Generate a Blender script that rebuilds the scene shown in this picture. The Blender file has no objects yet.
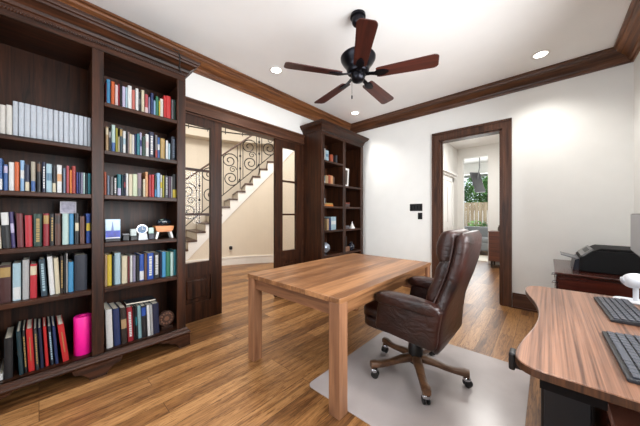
import bpy, bmesh, math, random
from mathutils import Vector, Matrix
random.seed(7)
SC = bpy.context.scene
COL = SC.collection
PI = math.pi
R_ = math.radians

# ---------------------------------------------------------------- mesh builder
class MB:
    def __init__(s): s.bm = bmesh.new()
    def box(s, x0, x1, y0, y1, z0, z1, bev=0.0, seg=1, M=None):
        b = bmesh.new()
        bmesh.ops.create_cube(b, size=1.0)
        for v in b.verts:
            v.co = Vector(((x0+x1)/2+v.co.x*(x1-x0), (y0+y1)/2+v.co.y*(y1-y0), (z0+z1)/2+v.co.z*(z1-z0)))
        if bev > 0:
            bmesh.ops.bevel(b, geom=b.edges[:], offset=bev, segments=seg, affect='EDGES', profile=0.5)
        s.add(b, M); return s
    def add(s, b, M=None):
        if M is not None: b.transform(M)
        me = bpy.data.meshes.new('tmp'); b.to_mesh(me); b.free()
        s.bm.from_mesh(me); bpy.data.meshes.remove(me)
    def ring_surface(s, rings, caps=True, closed=True):
        vs = [[s.bm.verts.new(p) for p in r] for r in rings]
        n = len(vs[0])
        for a, b in zip(vs, vs[1:]):
            for i in range(n if closed else n-1):
                j = (i+1) % n
                try: s.bm.faces.new((a[i], a[j], b[j], b[i]))
                except ValueError: pass
        if caps:
            for r in (vs[0], vs[-1]):
                try: s.bm.faces.new(r)
                except ValueError: pass
        return s
    def tube(s, pts, r, n=8, caps=True):
        pts = [Vector(p) for p in pts]
        rr = r if isinstance(r, (list, tuple)) else [r]*len(pts)
        rings = []; up = None
        for i, p in enumerate(pts):
            t = (pts[min(i+1, len(pts)-1)]-pts[max(i-1, 0)]).normalized()
            if up is None:
                up = Vector((0, 0, 1)) if abs(t.z) < .9 else Vector((1, 0, 0))
            a = up-t*up.dot(t)
            if a.length < 1e-5: a = t.orthogonal()
            a.normalize(); b = t.cross(a); up = a
            rings.append([p+(a*math.cos(2*PI*k/n)+b*math.sin(2*PI*k/n))*rr[i] for k in range(n)])
        return s.ring_surface(rings, caps)
    def cyl(s, c, r, z0, z1, n=24, r1=None):
        return s.lathe([(r, z0), (r if r1 is None else r1, z1)], c, n)
    def lathe(s, prof, c=(0, 0), n=28, caps=True):
        rings = [[Vector((c[0]+r*math.cos(2*PI*k/n), c[1]+r*math.sin(2*PI*k/n), z)) for k in range(n)] for r, z in prof]
        return s.ring_surface(rings, caps)
    def prism(s, poly, f0, f1):           # poly of 2d points; f0/f1 turn a point into 3d
        return s.ring_surface([[Vector(f0(*p)) for p in poly], [Vector(f1(*p)) for p in poly]])
    def sbox(s, c, h, n=4.0, res=8, M=None, fn=None):   # rounded cushion-like box of half sizes h
        b = bmesh.new(); bmesh.ops.create_cube(b, size=2.0)
        bmesh.ops.subdivide_edges(b, edges=b.edges[:], cuts=res, use_grid_fill=True)
        for v in b.verts:
            p = v.co
            k = (abs(p.x)**n+abs(p.y)**n+abs(p.z)**n)**(1.0/n)
            q = Vector((p.x/k*h[0], p.y/k*h[1], p.z/k*h[2]))
            if fn: q = fn(q)
            v.co = q
        T = Matrix.Translation(Vector(c))
        s.add(b, T @ M if M is not None else T); return s
    def build(s, name, mat, parent=None, off=None, smooth=False, bevel=0.0, kind=None, label=None):
        bmesh.ops.remove_doubles(s.bm, verts=s.bm.verts[:], dist=1e-6)
        bmesh.ops.recalc_face_normals(s.bm, faces=s.bm.faces[:])
        if off is None and parent is not None:
            off = parent.get('_off')
        if off is not None:
            bmesh.ops.translate(s.bm, verts=s.bm.verts[:], vec=-Vector(off))
        me = bpy.data.meshes.new(name); s.bm.to_mesh(me); s.bm.free()
        if smooth:
            for p in me.polygons: p.use_smooth = True
            try: me.set_sharp_from_angle(angle=R_(smooth if smooth is not True else 45))
            except Exception: pass
        o = bpy.data.objects.new(name, me); COL.objects.link(o)
        if mat: me.materials.append(mat)
        if parent is not None:
            o.parent = parent
            if '_off' in parent: o['_off'] = parent['_off']
        elif off is not None:
            o.location = off
        if bevel:
            m = o.modifiers.new('bevel', 'BEVEL'); m.width = bevel; m.segments = 2; m.limit_method = 'ANGLE'; m.angle_limit = R_(40)
        if kind: o['kind'] = kind
        if label: o['label'] = label
        return o

def thing(name, label, cat, loc=(0, 0, 0), group=None, rz=0.0, local=False):
    """An Empty at the base of a thing.  local=False: its parts are written in room coordinates."""
    o = bpy.data.objects.new(name, None); COL.objects.link(o)
    o.location = loc; o.rotation_euler = (0, 0, rz); o.empty_display_size = .1
    o['label'] = label; o['category'] = cat
    if group: o['group'] = group
    o['_off'] = (0, 0, 0) if local else tuple(loc)
    return o
def tag(o, label, cat, group=None):
    o['label'] = label; o['category'] = cat
    if group: o['group'] = group
    return o
def struct(name, mb, mat, **k): return mb.build(name, mat, None, kind='structure', **k)

# ---------------------------------------------------------------- materials
def lin(c):
    return tuple((v/255/12.92 if v/255 <= .04045 else ((v/255+.055)/1.055)**2.4) for v in c)+(1,)
_mc = {}
def new_mat(name):
    m = bpy.data.materials.new(name); m.use_nodes = True
    nt = m.node_tree; return m, nt, nt.nodes['Principled BSDF']
def plain(name, c, rough=.5, metal=0.0, spec=.5, var=.06, scale=30, bump=0.0, coat=0.0, emit=None):
    if name in _mc: return _mc[name]
    m, nt, b = new_mat(name); N = nt.nodes; L = nt.links
    tc = N.new('ShaderNodeTexCoord'); no = N.new('ShaderNodeTexNoise')
    no.inputs['Scale'].default_value = scale; no.inputs['Detail'].default_value = 3
    L.new(tc.outputs['Object'], no.inputs['Vector'])
    rp = N.new('ShaderNodeValToRGB')
    a = lin(c)
    rp.color_ramp.elements[0].position = .3; rp.color_ramp.elements[1].position = .7
    rp.color_ramp.elements[0].color = tuple(v*(1-var) for v in a[:3])+(1,)
    rp.color_ramp.elements[1].color = tuple(min(1, v*(1+var)) for v in a[:3])+(1,)
    L.new(no.outputs['Fac'], rp.inputs['Fac']); L.new(rp.outputs['Color'], b.inputs['Base Color'])
    b.inputs['Roughness'].default_value = rough; b.inputs['Metallic'].default_value = metal
    b.inputs['Specular IOR Level'].default_value = spec
    b.inputs['Coat Weight'].default_value = coat; b.inputs['Coat Roughness'].default_value = .15
    if bump:
        bp = N.new('ShaderNodeBump'); bp.inputs['Strength'].default_value = bump; bp.inputs['Distance'].default_value = .01
        L.new(no.outputs['Fac'], bp.inputs['Height']); L.new(bp.outputs['Normal'], b.inputs['Normal'])
    if emit:
        b.inputs['Emission Color'].default_value = lin(c); b.inputs['Emission Strength'].default_value = emit
    _mc[name] = m; return m
def wood(name, dark, light, axis='z', rough=.35, scale=1.0, coat=0.0, spec=.5, lo=.35, hi=.68, bump=.05, board=None, dist=.8, along=1.0):
    if name in _mc: return _mc[name]
    m, nt, b = new_mat(name); N = nt.nodes; L = nt.links
    tc = N.new('ShaderNodeTexCoord'); mp = N.new('ShaderNodeMapping')
    s = {'x': (1.6, 26, 26), 'y': (26, 1.6, 26), 'z': (26, 26, 1.6)}[axis]
    mp.inputs['Scale'].default_value = tuple(v*scale*(along if v < 2 else 1) for v in s)
    no = N.new('ShaderNodeTexNoise'); no.inputs['Scale'].default_value = 1.0
    no.inputs['Detail'].default_value = 5; no.inputs['Roughness'].default_value = .62; no.inputs['Distortion'].default_value = dist
    L.new(tc.outputs['Object'], mp.inputs['Vector'])
    vec = mp.outputs['Vector']
    fac = no.outputs['Fac']
    if board:                              # glued-up boards of slightly different tone across one axis
        sp = N.new('ShaderNodeSeparateXYZ'); L.new(tc.outputs['Object'], sp.inputs['Vector'])
        mu = N.new('ShaderNodeMath'); mu.operation = 'DIVIDE'; mu.inputs[1].default_value = board[1]
        L.new(sp.outputs[board[0].upper()], mu.inputs[0])
        fl = N.new('ShaderNodeMath'); fl.operation = 'FLOOR'; L.new(mu.outputs[0], fl.inputs[0])
        wn = N.new('ShaderNodeTexWhiteNoise'); wn.noise_dimensions = '1D'; L.new(fl.outputs[0], wn.inputs['W'])
        ad = N.new('ShaderNodeVectorMath'); ad.operation = 'ADD'
        sc = N.new('ShaderNodeVectorMath'); sc.operation = 'SCALE'; sc.inputs['Scale'].default_value = 40
        L.new(wn.outputs['Color'], sc.inputs[0]); L.new(sc.outputs['Vector'], ad.inputs[1]); L.new(vec, ad.inputs[0])
        vec = ad.outputs['Vector']
        mx = N.new('ShaderNodeMath'); mx.operation = 'MULTIPLY_ADD'; mx.inputs[1].default_value = .26; mx.inputs[2].default_value = -.13
        L.new(wn.outputs['Value'], mx.inputs[0])
        a2 = N.new('ShaderNodeMath'); a2.operation = 'ADD'; L.new(mx.outputs[0], a2.inputs[0]); L.new(no.outputs['Fac'], a2.inputs[1])
        fac = a2.outputs[0]
    L.new(vec, no.inputs['Vector'])
    rp = N.new('ShaderNodeValToRGB')
    rp.color_ramp.elements[0].position = lo; rp.color_ramp.elements[1].position = hi
    rp.color_ramp.elements[0].color = lin(dark); rp.color_ramp.elements[1].color = lin(light)
    L.new(fac, rp.inputs['Fac']); L.new(rp.outputs['Color'], b.inputs['Base Color'])
    bp = N.new('ShaderNodeBump'); bp.inputs['Strength'].default_value = bump; bp.inputs['Distance'].default_value = .004
    L.new(no.outputs['Fac'], bp.inputs['Height']); L.new(bp.outputs['Normal'], b.inputs['Normal'])
    b.inputs['Roughness'].default_value = rough; b.inputs['Specular IOR Level'].default_value = spec
    b.inputs['Coat Weight'].default_value = coat; b.inputs['Coat Roughness'].default_value = .12
    _mc[name] = m; return m
def floor_mat():
    m, nt, b = new_mat('oak_floor'); N = nt.nodes; L = nt.links
    tc = N.new('ShaderNodeTexCoord'); mp = N.new('ShaderNodeMapping'); mp.inputs['Rotation'].default_value = (0, 0, PI/2)
    L.new(tc.outputs['Object'], mp.inputs['Vector'])
    br = N.new('ShaderNodeTexBrick')
    br.inputs['Scale'].default_value = 1.0; br.inputs['Brick Width'].default_value = 1.35; br.inputs['Row Height'].default_value = .127
    br.inputs['Mortar Size'].default_value = .0016; br.inputs['Mortar Smooth'].default_value = .3
    br.offset = .41; br.offset_frequency = 3
    br.inputs['Color1'].default_value = (0, 0, 0, 1); br.inputs['Color2'].default_value = (1, 1, 1, 1); br.inputs['Mortar'].default_value = (.5, .5, .5, 1)
    L.new(mp.outputs['Vector'], br.inputs['Vector'])
    m2 = N.new('ShaderNodeMapping'); m2.inputs['Scale'].default_value = (22, 1.5, 1)
    sc = N.new('ShaderNodeVectorMath'); sc.operation = 'SCALE'; sc.inputs['Scale'].default_value = 37
    L.new(br.outputs['Color'], sc.inputs[0])
    ad = N.new('ShaderNodeVectorMath'); ad.operation = 'ADD'
    L.new(tc.outputs['Object'], m2.inputs['Vector']); L.new(m2.outputs['Vector'], ad.inputs[0]); L.new(sc.outputs['Vector'], ad.inputs[1])
    no = N.new('ShaderNodeTexNoise'); no.inputs['Scale'].default_value = 1; no.inputs['Detail'].default_value = 6
    no.inputs['Roughness'].default_value = .68; no.inputs['Distortion'].default_value = 1.4
    L.new(ad.outputs['Vector'], no.inputs['Vector'])
    bw = N.new('ShaderNodeRGBToBW'); L.new(br.outputs['Color'], bw.inputs['Color'])
    ma = N.new('ShaderNodeMath'); ma.operation = 'MULTIPLY_ADD'; ma.inputs[1].default_value = .34; ma.inputs[2].default_value = -.17
    L.new(bw.outputs['Val'], ma.inputs[0])
    a2 = N.new('ShaderNodeMath'); a2.operation = 'ADD'; L.new(ma.outputs[0], a2.inputs[0]); L.new(no.outputs['Fac'], a2.inputs[1])
    rp = N.new('ShaderNodeValToRGB'); cr = rp.color_ramp
    cr.elements[0].position = .28; cr.elements[0].color = lin(FLOOR[0])
    cr.elements[1].position = .74; cr.elements[1].color = lin(FLOOR[2])
    e = cr.elements.new(.5); e.color = lin(FLOOR[1])
    L.new(a2.outputs[0], rp.inputs['Fac'])
    # dark open-pore flecks and cathedral streaks of oak
    m3 = N.new('ShaderNodeMapping'); m3.inputs['Scale'].default_value = (75, 5.5, 1)
    a3 = N.new('ShaderNodeVectorMath'); a3.operation = 'ADD'
    L.new(tc.outputs['Object'], m3.inputs['Vector']); L.new(m3.outputs['Vector'], a3.inputs[0]); L.new(sc.outputs['Vector'], a3.inputs[1])
    n3 = N.new('ShaderNodeTexNoise'); n3.inputs['Scale'].default_value = 1; n3.inputs['Detail'].default_value = 3; n3.inputs['Distortion'].default_value = 2.2
    L.new(a3.outputs['Vector'], n3.inputs['Vector'])
    r3 = N.new('ShaderNodeValToRGB'); r3.color_ramp.elements[0].position = .36; r3.color_ramp.elements[1].position = .50
    r3.color_ramp.elements[0].color = (.52, .45, .40, 1); r3.color_ramp.elements[1].color = (1, 1, 1, 1)
    L.new(n3.outputs['Fac'], r3.inputs['Fac'])
    mu = N.new('ShaderNodeMix'); mu.data_type = 'RGBA'; mu.blend_type = 'MULTIPLY'; mu.inputs['Factor'].default_value = 1.0
    L.new(rp.outputs['Color'], mu.inputs['A']); L.new(r3.outputs['Color'], mu.inputs['B'])
    mx = N.new('ShaderNodeMix'); mx.data_type = 'RGBA'; mx.inputs['B'].default_value = lin((60, 36, 20))
    L.new(br.outputs['Fac'], mx.inputs['Factor']); L.new(mu.outputs['Result'], mx.inputs['A'])
    L.new(mx.outputs['Result'], b.inputs['Base Color'])
    b.inputs['Roughness'].default_value = .36; b.inputs['Specular IOR Level'].default_value = .45
    bp = N.new('ShaderNodeBump'); bp.inputs['Strength'].default_value = .12; bp.inputs['Distance'].default_value = .004
    L.new(no.outputs['Fac'], bp.inputs['Height']); L.new(bp.outputs['Normal'], b.inputs['Normal'])
    return m
FLOOR = ((90, 58, 33), (138, 96, 56), (172, 128, 82))
def glass_mat(name, tint=(1, 1, 1), refl=.06):
    m = bpy.data.materials.new(name); m.use_nodes = True
    nt = m.node_tree; N = nt.nodes; L = nt.links; N.clear()
    o = N.new('ShaderNodeOutputMaterial'); t = N.new('ShaderNodeBsdfTransparent'); g = N.new('ShaderNodeBsdfGlossy')
    t.inputs['Color'].default_value = tint+(1,); g.inputs['Roughness'].default_value = .02
    fr = N.new('ShaderNodeFresnel'); fr.inputs['IOR'].default_value = 1.18
    x = N.new('ShaderNodeMixShader'); L.new(fr.outputs[0], x.inputs[0]); L.new(t.outputs[0], x.inputs[1]); L.new(g.outputs[0], x.inputs[2])
    L.new(x.outputs[0], o.inputs['Surface']); return m
def leather_mat():
    m, nt, b = new_mat('oxblood_leather'); N = nt.nodes; L = nt.links
    tc = N.new('ShaderNodeTexCoord')
    n1 = N.new('ShaderNodeTexNoise'); n1.inputs['Scale'].default_value = 5; n1.inputs['Detail'].default_value = 4
    n2 = N.new('ShaderNodeTexNoise'); n2.inputs['Scale'].default_value = 9; n2.inputs['Detail'].default_value = 4; n2.inputs['Distortion'].default_value = 2.2
    v = N.new('ShaderNodeTexVoronoi'); v.inputs['Scale'].default_value = 260
    mp = N.new('ShaderNodeMapping'); mp.inputs['Scale'].default_value = (1, .45, 1.6)
    L.new(tc.outputs['Object'], mp.inputs['Vector'])
    L.new(tc.outputs['Object'], n1.inputs['Vector']); L.new(mp.outputs['Vector'], n2.inputs['Vector']); L.new(tc.outputs['Object'], v.inputs['Vector'])
    rp = N.new('ShaderNodeValToRGB'); rp.color_ramp.elements[0].position = .3; rp.color_ramp.elements[1].position = .72
    rp.color_ramp.elements[0].color = lin((19, 10, 9)); rp.color_ramp.elements[1].color = lin((56, 25, 18))
    L.new(n1.outputs['Fac'], rp.inputs['Fac']); L.new(rp.outputs['Color'], b.inputs['Base Color'])
    b1 = N.new('ShaderNodeBump'); b1.inputs['Strength'].default_value = .22; b1.inputs['Distance'].default_value = .03
    b2 = N.new('ShaderNodeBump'); b2.inputs['Strength'].default_value = .12; b2.inputs['Distance'].default_value = .002
    L.new(n2.outputs['Fac'], b1.inputs['Height']); L.new(v.outputs['Distance'], b2.inputs['Height'])
    L.new(b1.outputs['Normal'], b2.inputs['Normal']); L.new(b2.outputs['Normal'], b.inputs['Normal'])
    b.inputs['Roughness'].default_value = .36; b.inputs['Specular IOR Level'].default_value = .5
    return m

M_wall = plain('wall_paint', (236, 236, 233), .75, var=.012, scale=6, spec=.3)
M_ceil = plain('ceiling_paint', (240, 239, 237), .85, var=.01, scale=5, spec=.2)
M_cream = plain('foyer_paint', (222, 211, 194), .7, var=.02, scale=4, spec=.3)
M_white = plain('white_trim_paint', (236, 234, 230), .45, var=.01, scale=8)
M_floor = floor_mat()
DK, DL = (26, 12, 6), (70, 38, 21)
M_dz = wood('dark_walnut_upright', DK, DL, 'z', .42, spec=.28)
M_dy = wood('dark_walnut_long', DK, DL, 'y', .42, spec=.28)
M_dx = wood('dark_walnut_across', DK, DL, 'x', .42, spec=.28)
M_crx = wood('crown_walnut_across_shaded', (58, 34, 22), (104, 66, 43), 'x', .34, spec=.35)  # crown walnut with the back run's shade put into a darker colour
M_cry = wood('crown_walnut_long_lit', (82, 49, 29), (140, 90, 54), 'y', .34, spec=.35)  # same crown walnut, colour lightened for the light on the left run
M_csz = wood('casing_walnut_upright', (56, 33, 23), (98, 64, 46), 'z', .4, spec=.3)
M_csx = wood('casing_walnut_across', (56, 33, 23), (98, 64, 46), 'x', .4, spec=.3)
M_csy = wood('casing_walnut_long', (56, 33, 23), (98, 64, 46), 'y', .4, spec=.3)
M_tab = wood('acacia_top', (112, 74, 46), (170, 122, 82), 'y', .36, .8, board=('x', .105))
M_tabz = wood('acacia_leg', (112, 74, 52), (158, 114, 82), 'z', .42, .8)
M_tabx = wood('acacia_apron', (92, 60, 40), (138, 94, 64), 'x', .42, .8)
M_desk = wood('zebra_veneer', (76, 49, 37), (142, 102, 80), 'y', .3, 3.0, lo=.36, hi=.62, dist=.2, along=.16)
M_deske = wood('desk_edge_band', (42, 25, 15), (88, 54, 32), 'z', .45, 2)
M_cherry = wood('cherry_wood', (42, 15, 10), (80, 32, 20), 'x', .25, .7, coat=.3)
M_blade = wood('mahogany_blade', (54, 22, 16), (88, 40, 30), 'x', .4, .9)
M_oakleg = wood('chair_leg_oak', (66, 42, 27), (112, 78, 52), 'x', .4, .9)
M_hallw = wood('credenza_walnut', (64, 32, 20), (112, 62, 40), 'x', .35)
M_leather = leather_mat()
M_black = plain('black_plastic', (14, 14, 16), .4)
M_blacks = plain('satin_black_metal', (22, 22, 25), .32, metal=.6)
M_bronze = plain('oil_rubbed_bronze', (30, 30, 36), .28, metal=.8)
M_iron = plain('wrought_iron', (38, 30, 26), .5, metal=.4)
M_tread = wood('stair_tread_wood', (52, 32, 22), (92, 60, 42), 'x', .35)
M_chrome = plain('chrome', (190, 190, 194), .15, metal=1.0)
M_grey = plain('grey_plastic', (120, 121, 124), .45)
M_wplast = plain('white_plastic', (212, 214, 219), .35, var=.01)
M_page = plain('page_paper', (226, 218, 200), .8, var=.08, scale=120)
M_glass = glass_mat('clear_glass')
# ---------------------------------------------------------------- the setting
XL, XR, YB, YF, ZC = -3.06, .69, 4.30, -1.60, 3.06     # room faces
WT = .14
struct('floor', MB().box(-9.5, 3.2, -2.4, 10.45, -.06, 0), M_floor)
struct('ceiling', MB().box(XL-WT, XR+WT, YF-WT, YB+WT, ZC, ZC+.08), M_ceil)
DY0, DY1, DZ = .93, 2.985, 2.432                       # cased opening to the foyer
w = MB().box(XL-WT, XL, YF-WT, DY0, 0, ZC).box(XL-WT, XL, DY1, YB+WT, 0, ZC).box(XL-WT, XL, DY0, DY1, DZ, ZC)
w.box(XL-WT, XL, YF-WT, YB+WT, ZC+.08, 5.6)
struct('wall_left', w, M_wall)
BX0, BX1, BZ = -1.299, -.472, 2.445                    # doorway to the hall
struct('wall_back', MB().box(XL, BX0, YB, YB+WT, 0, ZC).box(BX1, XR, YB, YB+WT, 0, ZC).box(BX0, BX1, YB, YB+WT, BZ, ZC), M_wall)
RW = (.25, 3.0, .95, 2.45)                             # right wall window  y0 y1 z0 z1
struct('wall_right', MB().box(XR, XR+WT, YF-WT, RW[0], 0, ZC).box(XR, XR+WT, RW[1], YB+WT, 0, ZC)
       .box(XR, XR+WT, RW[0], RW[1], 0, RW[2]).box(XR, XR+WT, RW[0], RW[1], RW[3], ZC), M_wall)
FW = (-2.7, -.1, .55, 2.55)                            # front wall window  x0 x1 z0 z1
struct('wall_front', MB().box(XL, FW[0], YF-WT, YF, 0, ZC).box(FW[1], XR, YF-WT, YF, 0, ZC)
       .box(FW[0], FW[1], YF-WT, YF, 0, FW[2]).box(FW[0], FW[1], YF-WT, YF, FW[3], ZC), M_wall)
def window(name, axis, p, a0, a1, z0, z1, n, mat):
    """frame with n lights and panes, in a wall whose face is at p on the given axis"""
    def bx(mb, u0, u1, d0, d1, w0, w1):
        return mb.box(d0, d1, u0, u1, w0, w1) if axis == 'x' else mb.box(u0, u1, d0, d1, w0, w1)
    d0, d1 = sorted((p, p+(WT if axis == 'x' else -WT)))
    f = MB(); t = .05
    bx(f, a0, a1, d0, d1, z0, z0+t); bx(f, a0, a1, d0, d1, z1-t, z1); bx(f, a0, a0+t, d0, d1, z0, z1); bx(f, a1-t, a1, d0, d1, z0, z1)
    for k in range(1, n):
        u = a0+(a1-a0)*k/n; bx(f, u-.03, u+.03, d0+.04, d1-.04, z0, z1)
    root = struct(name, f, mat)
    g = MB(); c = (d0+d1)/2
    bx(g, a0+t, a1-t, c-.003, c+.003, z0+t, z1-t)
    g.build('pane', M_glass, root)
    return root
window('window_1', 'x', XR, RW[0], RW[1], RW[2], RW[3], 3, M_white)
window('window_2', 'y', YF, FW[0], FW[1], FW[2], FW[3], 3, M_white)

# crown mouldings (distance from the wall, height), mitred at the corners
CP = [(0, 2.905), (.012, 2.905), (.016, 2.925), (.03, 2.932), (.034, 2.95), (.05, 2.965), (.085, 3.0), (.108, 3.012), (.112, 3.03), (.128, 3.038), (.13, 3.058), (0, 3.058)]
CP = [(d*1.27, z) for d, z in CP]
def crown(name, wall, mat):
    a, b = [], []
    for d, z in CP:
        if wall == 'left': a.append((XL+d, YF+d, z)); b.append((XL+d, YB-d, z))
        if wall == 'right': a.append((XR-d, YF+d, z)); b.append((XR-d, YB-d, z))
        if wall == 'back': a.append((XL+d, YB-d, z)); b.append((XR-d, YB-d, z))
        if wall == 'front': a.append((XL+d, YF+d, z)); b.append((XR-d, YF+d, z))
    struct(name, MB().ring_surface([[Vector(p) for p in a], [Vector(p) for p in b]]), mat)
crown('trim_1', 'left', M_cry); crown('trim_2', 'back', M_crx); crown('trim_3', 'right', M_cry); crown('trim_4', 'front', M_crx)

# baseboards of the room: tall dark boards with a stepped top
def base_run(name, axis, p, s, a0, a1, mat):
    mb = MB()
    for d, z0, z1 in ((.018, .0, .165), (.024, .165, .178), (.014, .178, .2), (.034, 0, .02)):
        q0, q1 = sorted((p, p+s*d))
        if axis == 'y': mb.box(a0, a1, q0, q1, z0, z1)
        else: mb.box(q0, q1, a0, a1, z0, z1)
    struct(name, mb, mat)
base_run('baseboard_back', 'y', YB, -1, BX1+.115, XR, M_csx)
base_run('baseboard_back_far', 'y', YB, -1, -2.6, BX0-.115, M_csx)
base_run('baseboard_right', 'x', XR, -1, YF, YB, M_csy)
base_run('baseboard_left', 'x', XL, 1, YF, -.36, M_csy)
base_run('baseboard_front', 'y', YF, 1, XL, XR, M_csx)

# casing and jambs of the hall doorway
def casing_back():
    mb = MB()
    for (x0, x1, s) in ((BX0-.1, BX0, 1), (BX1, BX1+.11, -1)):
        mb.box(x0, x1, YB-.02, YB, 0, BZ+.12)
        e = x0 if s == 1 else x1
        mb.box(min(e, e+s*.028), max(e, e+s*.028), YB-.034, YB-.02, 0, BZ+.12)
        i = x1 if s == 1 else x0
        mb.box(min(i, i-s*.016), max(i, i-s*.016), YB-.028, YB-.02, 0, BZ)
    mb.box(BX0, BX1, YB-.02, YB, BZ, BZ+.12).box(BX0-.1, BX1+.11, YB-.034, YB-.02, BZ+.092, BZ+.12).box(BX0, BX1, YB-.028, YB-.02, BZ, BZ+.016)
    mb.box(BX0-.001, BX0+.022, YB-.012, YB+WT+.01, 0, BZ).box(BX1-.022, BX1+.001, YB-.012, YB+WT+.01, 0, BZ).box(BX0, BX1, YB-.012, YB+WT+.01, BZ-.022, BZ+.001)
    mb.box(BX0+.022, BX0+.036, YB+.05, YB+.09, 0, BZ-.02).box(BX1-.036, BX1-.022, YB+.05, YB+.09, 0, BZ-.02)
    struct('trim_5', mb, M_csz)
casing_back()
# head casing, side casings and jamb of the foyer opening
mb = MB()
mb.box(XL, XL+.022, DY0-.12, DY1+.0, DZ, DZ+.115).box(XL, XL+.034, DY0-.14, DY1, DZ+.115, DZ+.128).box(XL, XL+.05, DY0-.15, DY1, DZ+.128, DZ+.148).box(XL, XL+.028, DY0-.12, DY1, DZ, DZ+.014)
mb.box(XL, XL+.022, DY0-.11, DY0, 0, DZ)
mb.box(XL-WT-.01, XL, DY0, DY1, DZ-.02, DZ+.001).box(XL-WT-.01, XL, DY0-.001, DY0+.012, 0, DZ).box(XL-WT-.01, XL, DY1-.012, DY1+.001, 0, DZ)
struct('trim_6', mb, M_csy)

# glazed pocket doors in the opening: dark frame, three lights over a raised panel
def glazed_door(name, y0, y1):
    x0, x1 = XL-.055, XL-.012; st = .143; zt = DZ-.022
    f = MB()
    f.box(x0, x1, y0, y0+st, .006, zt).box(x0, x1, y1-st, y1, .006, zt)
    f.box(x0, x1, y0+st, y1-st, 2.31, zt).box(x0, x1, y0+st, y1-st, .53, .69).box(x0, x1, y0+st, y1-st, .006, .22)
    for z in (1.258, 1.783): f.box(x0+.008, x1-.004, y0+st, y1-st, z-.014, z+.014)
    f.box(x0+.012, x1-.02, y0+st, y1-st, .22, .53)
    root = struct(name, f, M_dz)
    MB().box(x0+.006, x1-.006, y0+st+.045, y1-st-.045, .265, .485, .01).build('raised_panel', M_dz, root)
    MB().box((x0+x1)/2-.003, (x0+x1)/2+.003, y0+st, y1-st, .69, 2.31).build('pane', M_glass, root)
    return root
glazed_door('door_1', .944, 1.551)
glazed_door('door_2', 2.399, 2.971)

# ---------------------------------------------------------------- foyer behind the left wall
A, Bp, Cp = Vector((-5.956, 3.064)), Vector((-5.704, 3.639)), Vector((-5.358, 4.173))
def circ(a, b, c):
    d = 2*(a.x*(b.y-c.y)+b.x*(c.y-a.y)+c.x*(a.y-b.y))
    ux = ((a.length_squared)*(b.y-c.y)+(b.length_squared)*(c.y-a.y)+(c.length_squared)*(a.y-b.y))/d
    uy = ((a.length_squared)*(c.x-b.x)+(b.length_squared)*(a.x-c.x)+(c.length_squared)*(b.x-a.x))/d
    return Vector((ux, uy))
C0 = circ(A, Bp, Cp); RI = (A-C0).length
thA = math.atan2(A.y-C0.y, A.x-C0.x); thC = math.atan2(Cp.y-C0.y, Cp.x-C0.x)
if thA < 0: thA += 2*PI
if thC < 0: thC += 2*PI
dth = (thC-thA)/6.75
def arc(k, dr=0.0, z=0.0):
    t = thC+(k-12)*dth; r = RI+dr
    return Vector((C0.x+r*math.cos(t), C0.y+r*math.sin(t), z))
print('FOYER', C0, RI, thA, thC, dth)
RIS = .2
def zk(k): return .45+RIS*k
def foyer_wall():
    mb = MB(); pts = [(arc(k, 1.18), arc(k, 1.30)) for k in range(-14, 21)]
    for (a, b), (c, d) in zip(pts, pts[1:]):
        p = [a, c, d, b]; mb.ring_surface([p, [q+Vector((0, 0, 5.6)) for q in p]])
    e = pts[-1][0]; mb.box(e.x-.2, XL-WT, e.y-.02, e.y+.1, 0, 5.6)
    s = pts[0][0]; mb.box(s.x-.2, XL-WT, s.y-.1, s.y+.02, 0, 5.6)
    struct('wall_foyer', mb, M_cream)
foyer_wall()
struct('ceiling_foyer', MB().box(-9.3, XL-WT, -2.4, 8.5, 5.6, 5.68), M_ceil)
mb = MB()
for k in range(-2, 18):
    for (d, z0, z1) in ((.02, 0, .17), (.028, .17, .2)):
        p = [arc(k, -d), arc(k+1, -d), arc(k+1, 0), arc(k, 0)]
        mb.ring_surface([[q+Vector((0, 0, z0)) for q in p], [q+Vector((0, 0, z1)) for q in p]])
struct('baseboard_foyer', mb, M_white)
# staircase: treads, risers, white stringer
st = thing('staircase', 'curved staircase with dark treads and scrolled iron railing in the foyer behind the glazed doors', 'staircase', arc(4))
# wall under the stair, cut to the saw-tooth of the steps
mb = MB()
K0, K1 = -2, 17
for k in range(K0, K1):
    zt = zk(min(k, 16))-.03
    n = 2
    for j in range(n):
        a, b = k+j/n, k+(j+1)/n
        p = [arc(a), arc(b), arc(b, .12), arc(a, .12)]
        mb.ring_surface([p, [q+Vector((0, 0, zt)) for q in p]])
mb.build('understair_wall', M_cream, st)
for k in range(-2, 17):
    p = [arc(k-.12, -.03), arc(k+1.0, -.03), arc(k+1.0, 1.16), arc(k-.12, 1.16)]
    MB().ring_surface([[q+Vector((0, 0, zk(k)-.028)) for q in p], [q+Vector((0, 0, zk(k)+.012)) for q in p]]).build('tread', M_tread, st)
    p = [arc(k-.02, .12), arc(k+.06, .12), arc(k+.06, 1.15), arc(k-.02, 1.15)]
    MB().ring_surface([[q+Vector((0, 0, zk(k)-RIS)) for q in p], [q+Vector((0, 0, zk(k)-.028)) for q in p]]).build('riser', M_white, st)
mb = MB()
for k in range(-2, 17):
    p = [arc(k, -.014), arc(k+1, -.014), arc(k+1, -.001), arc(k, -.001)]
    lo = [max(.2, zk(k)-.42), max(.2, zk(k+1)-.42)]
    b0 = [p[0]+Vector((0, 0, lo[0])), p[1]+Vector((0, 0, lo[1])), p[2]+Vector((0, 0, lo[1])), p[3]+Vector((0, 0, lo[0]))]
    mb.ring_surface([b0, [q+Vector((0, 0, zk(k)-.03)) for q in p]])
mb.build('stringer', M_white, st)
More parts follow.
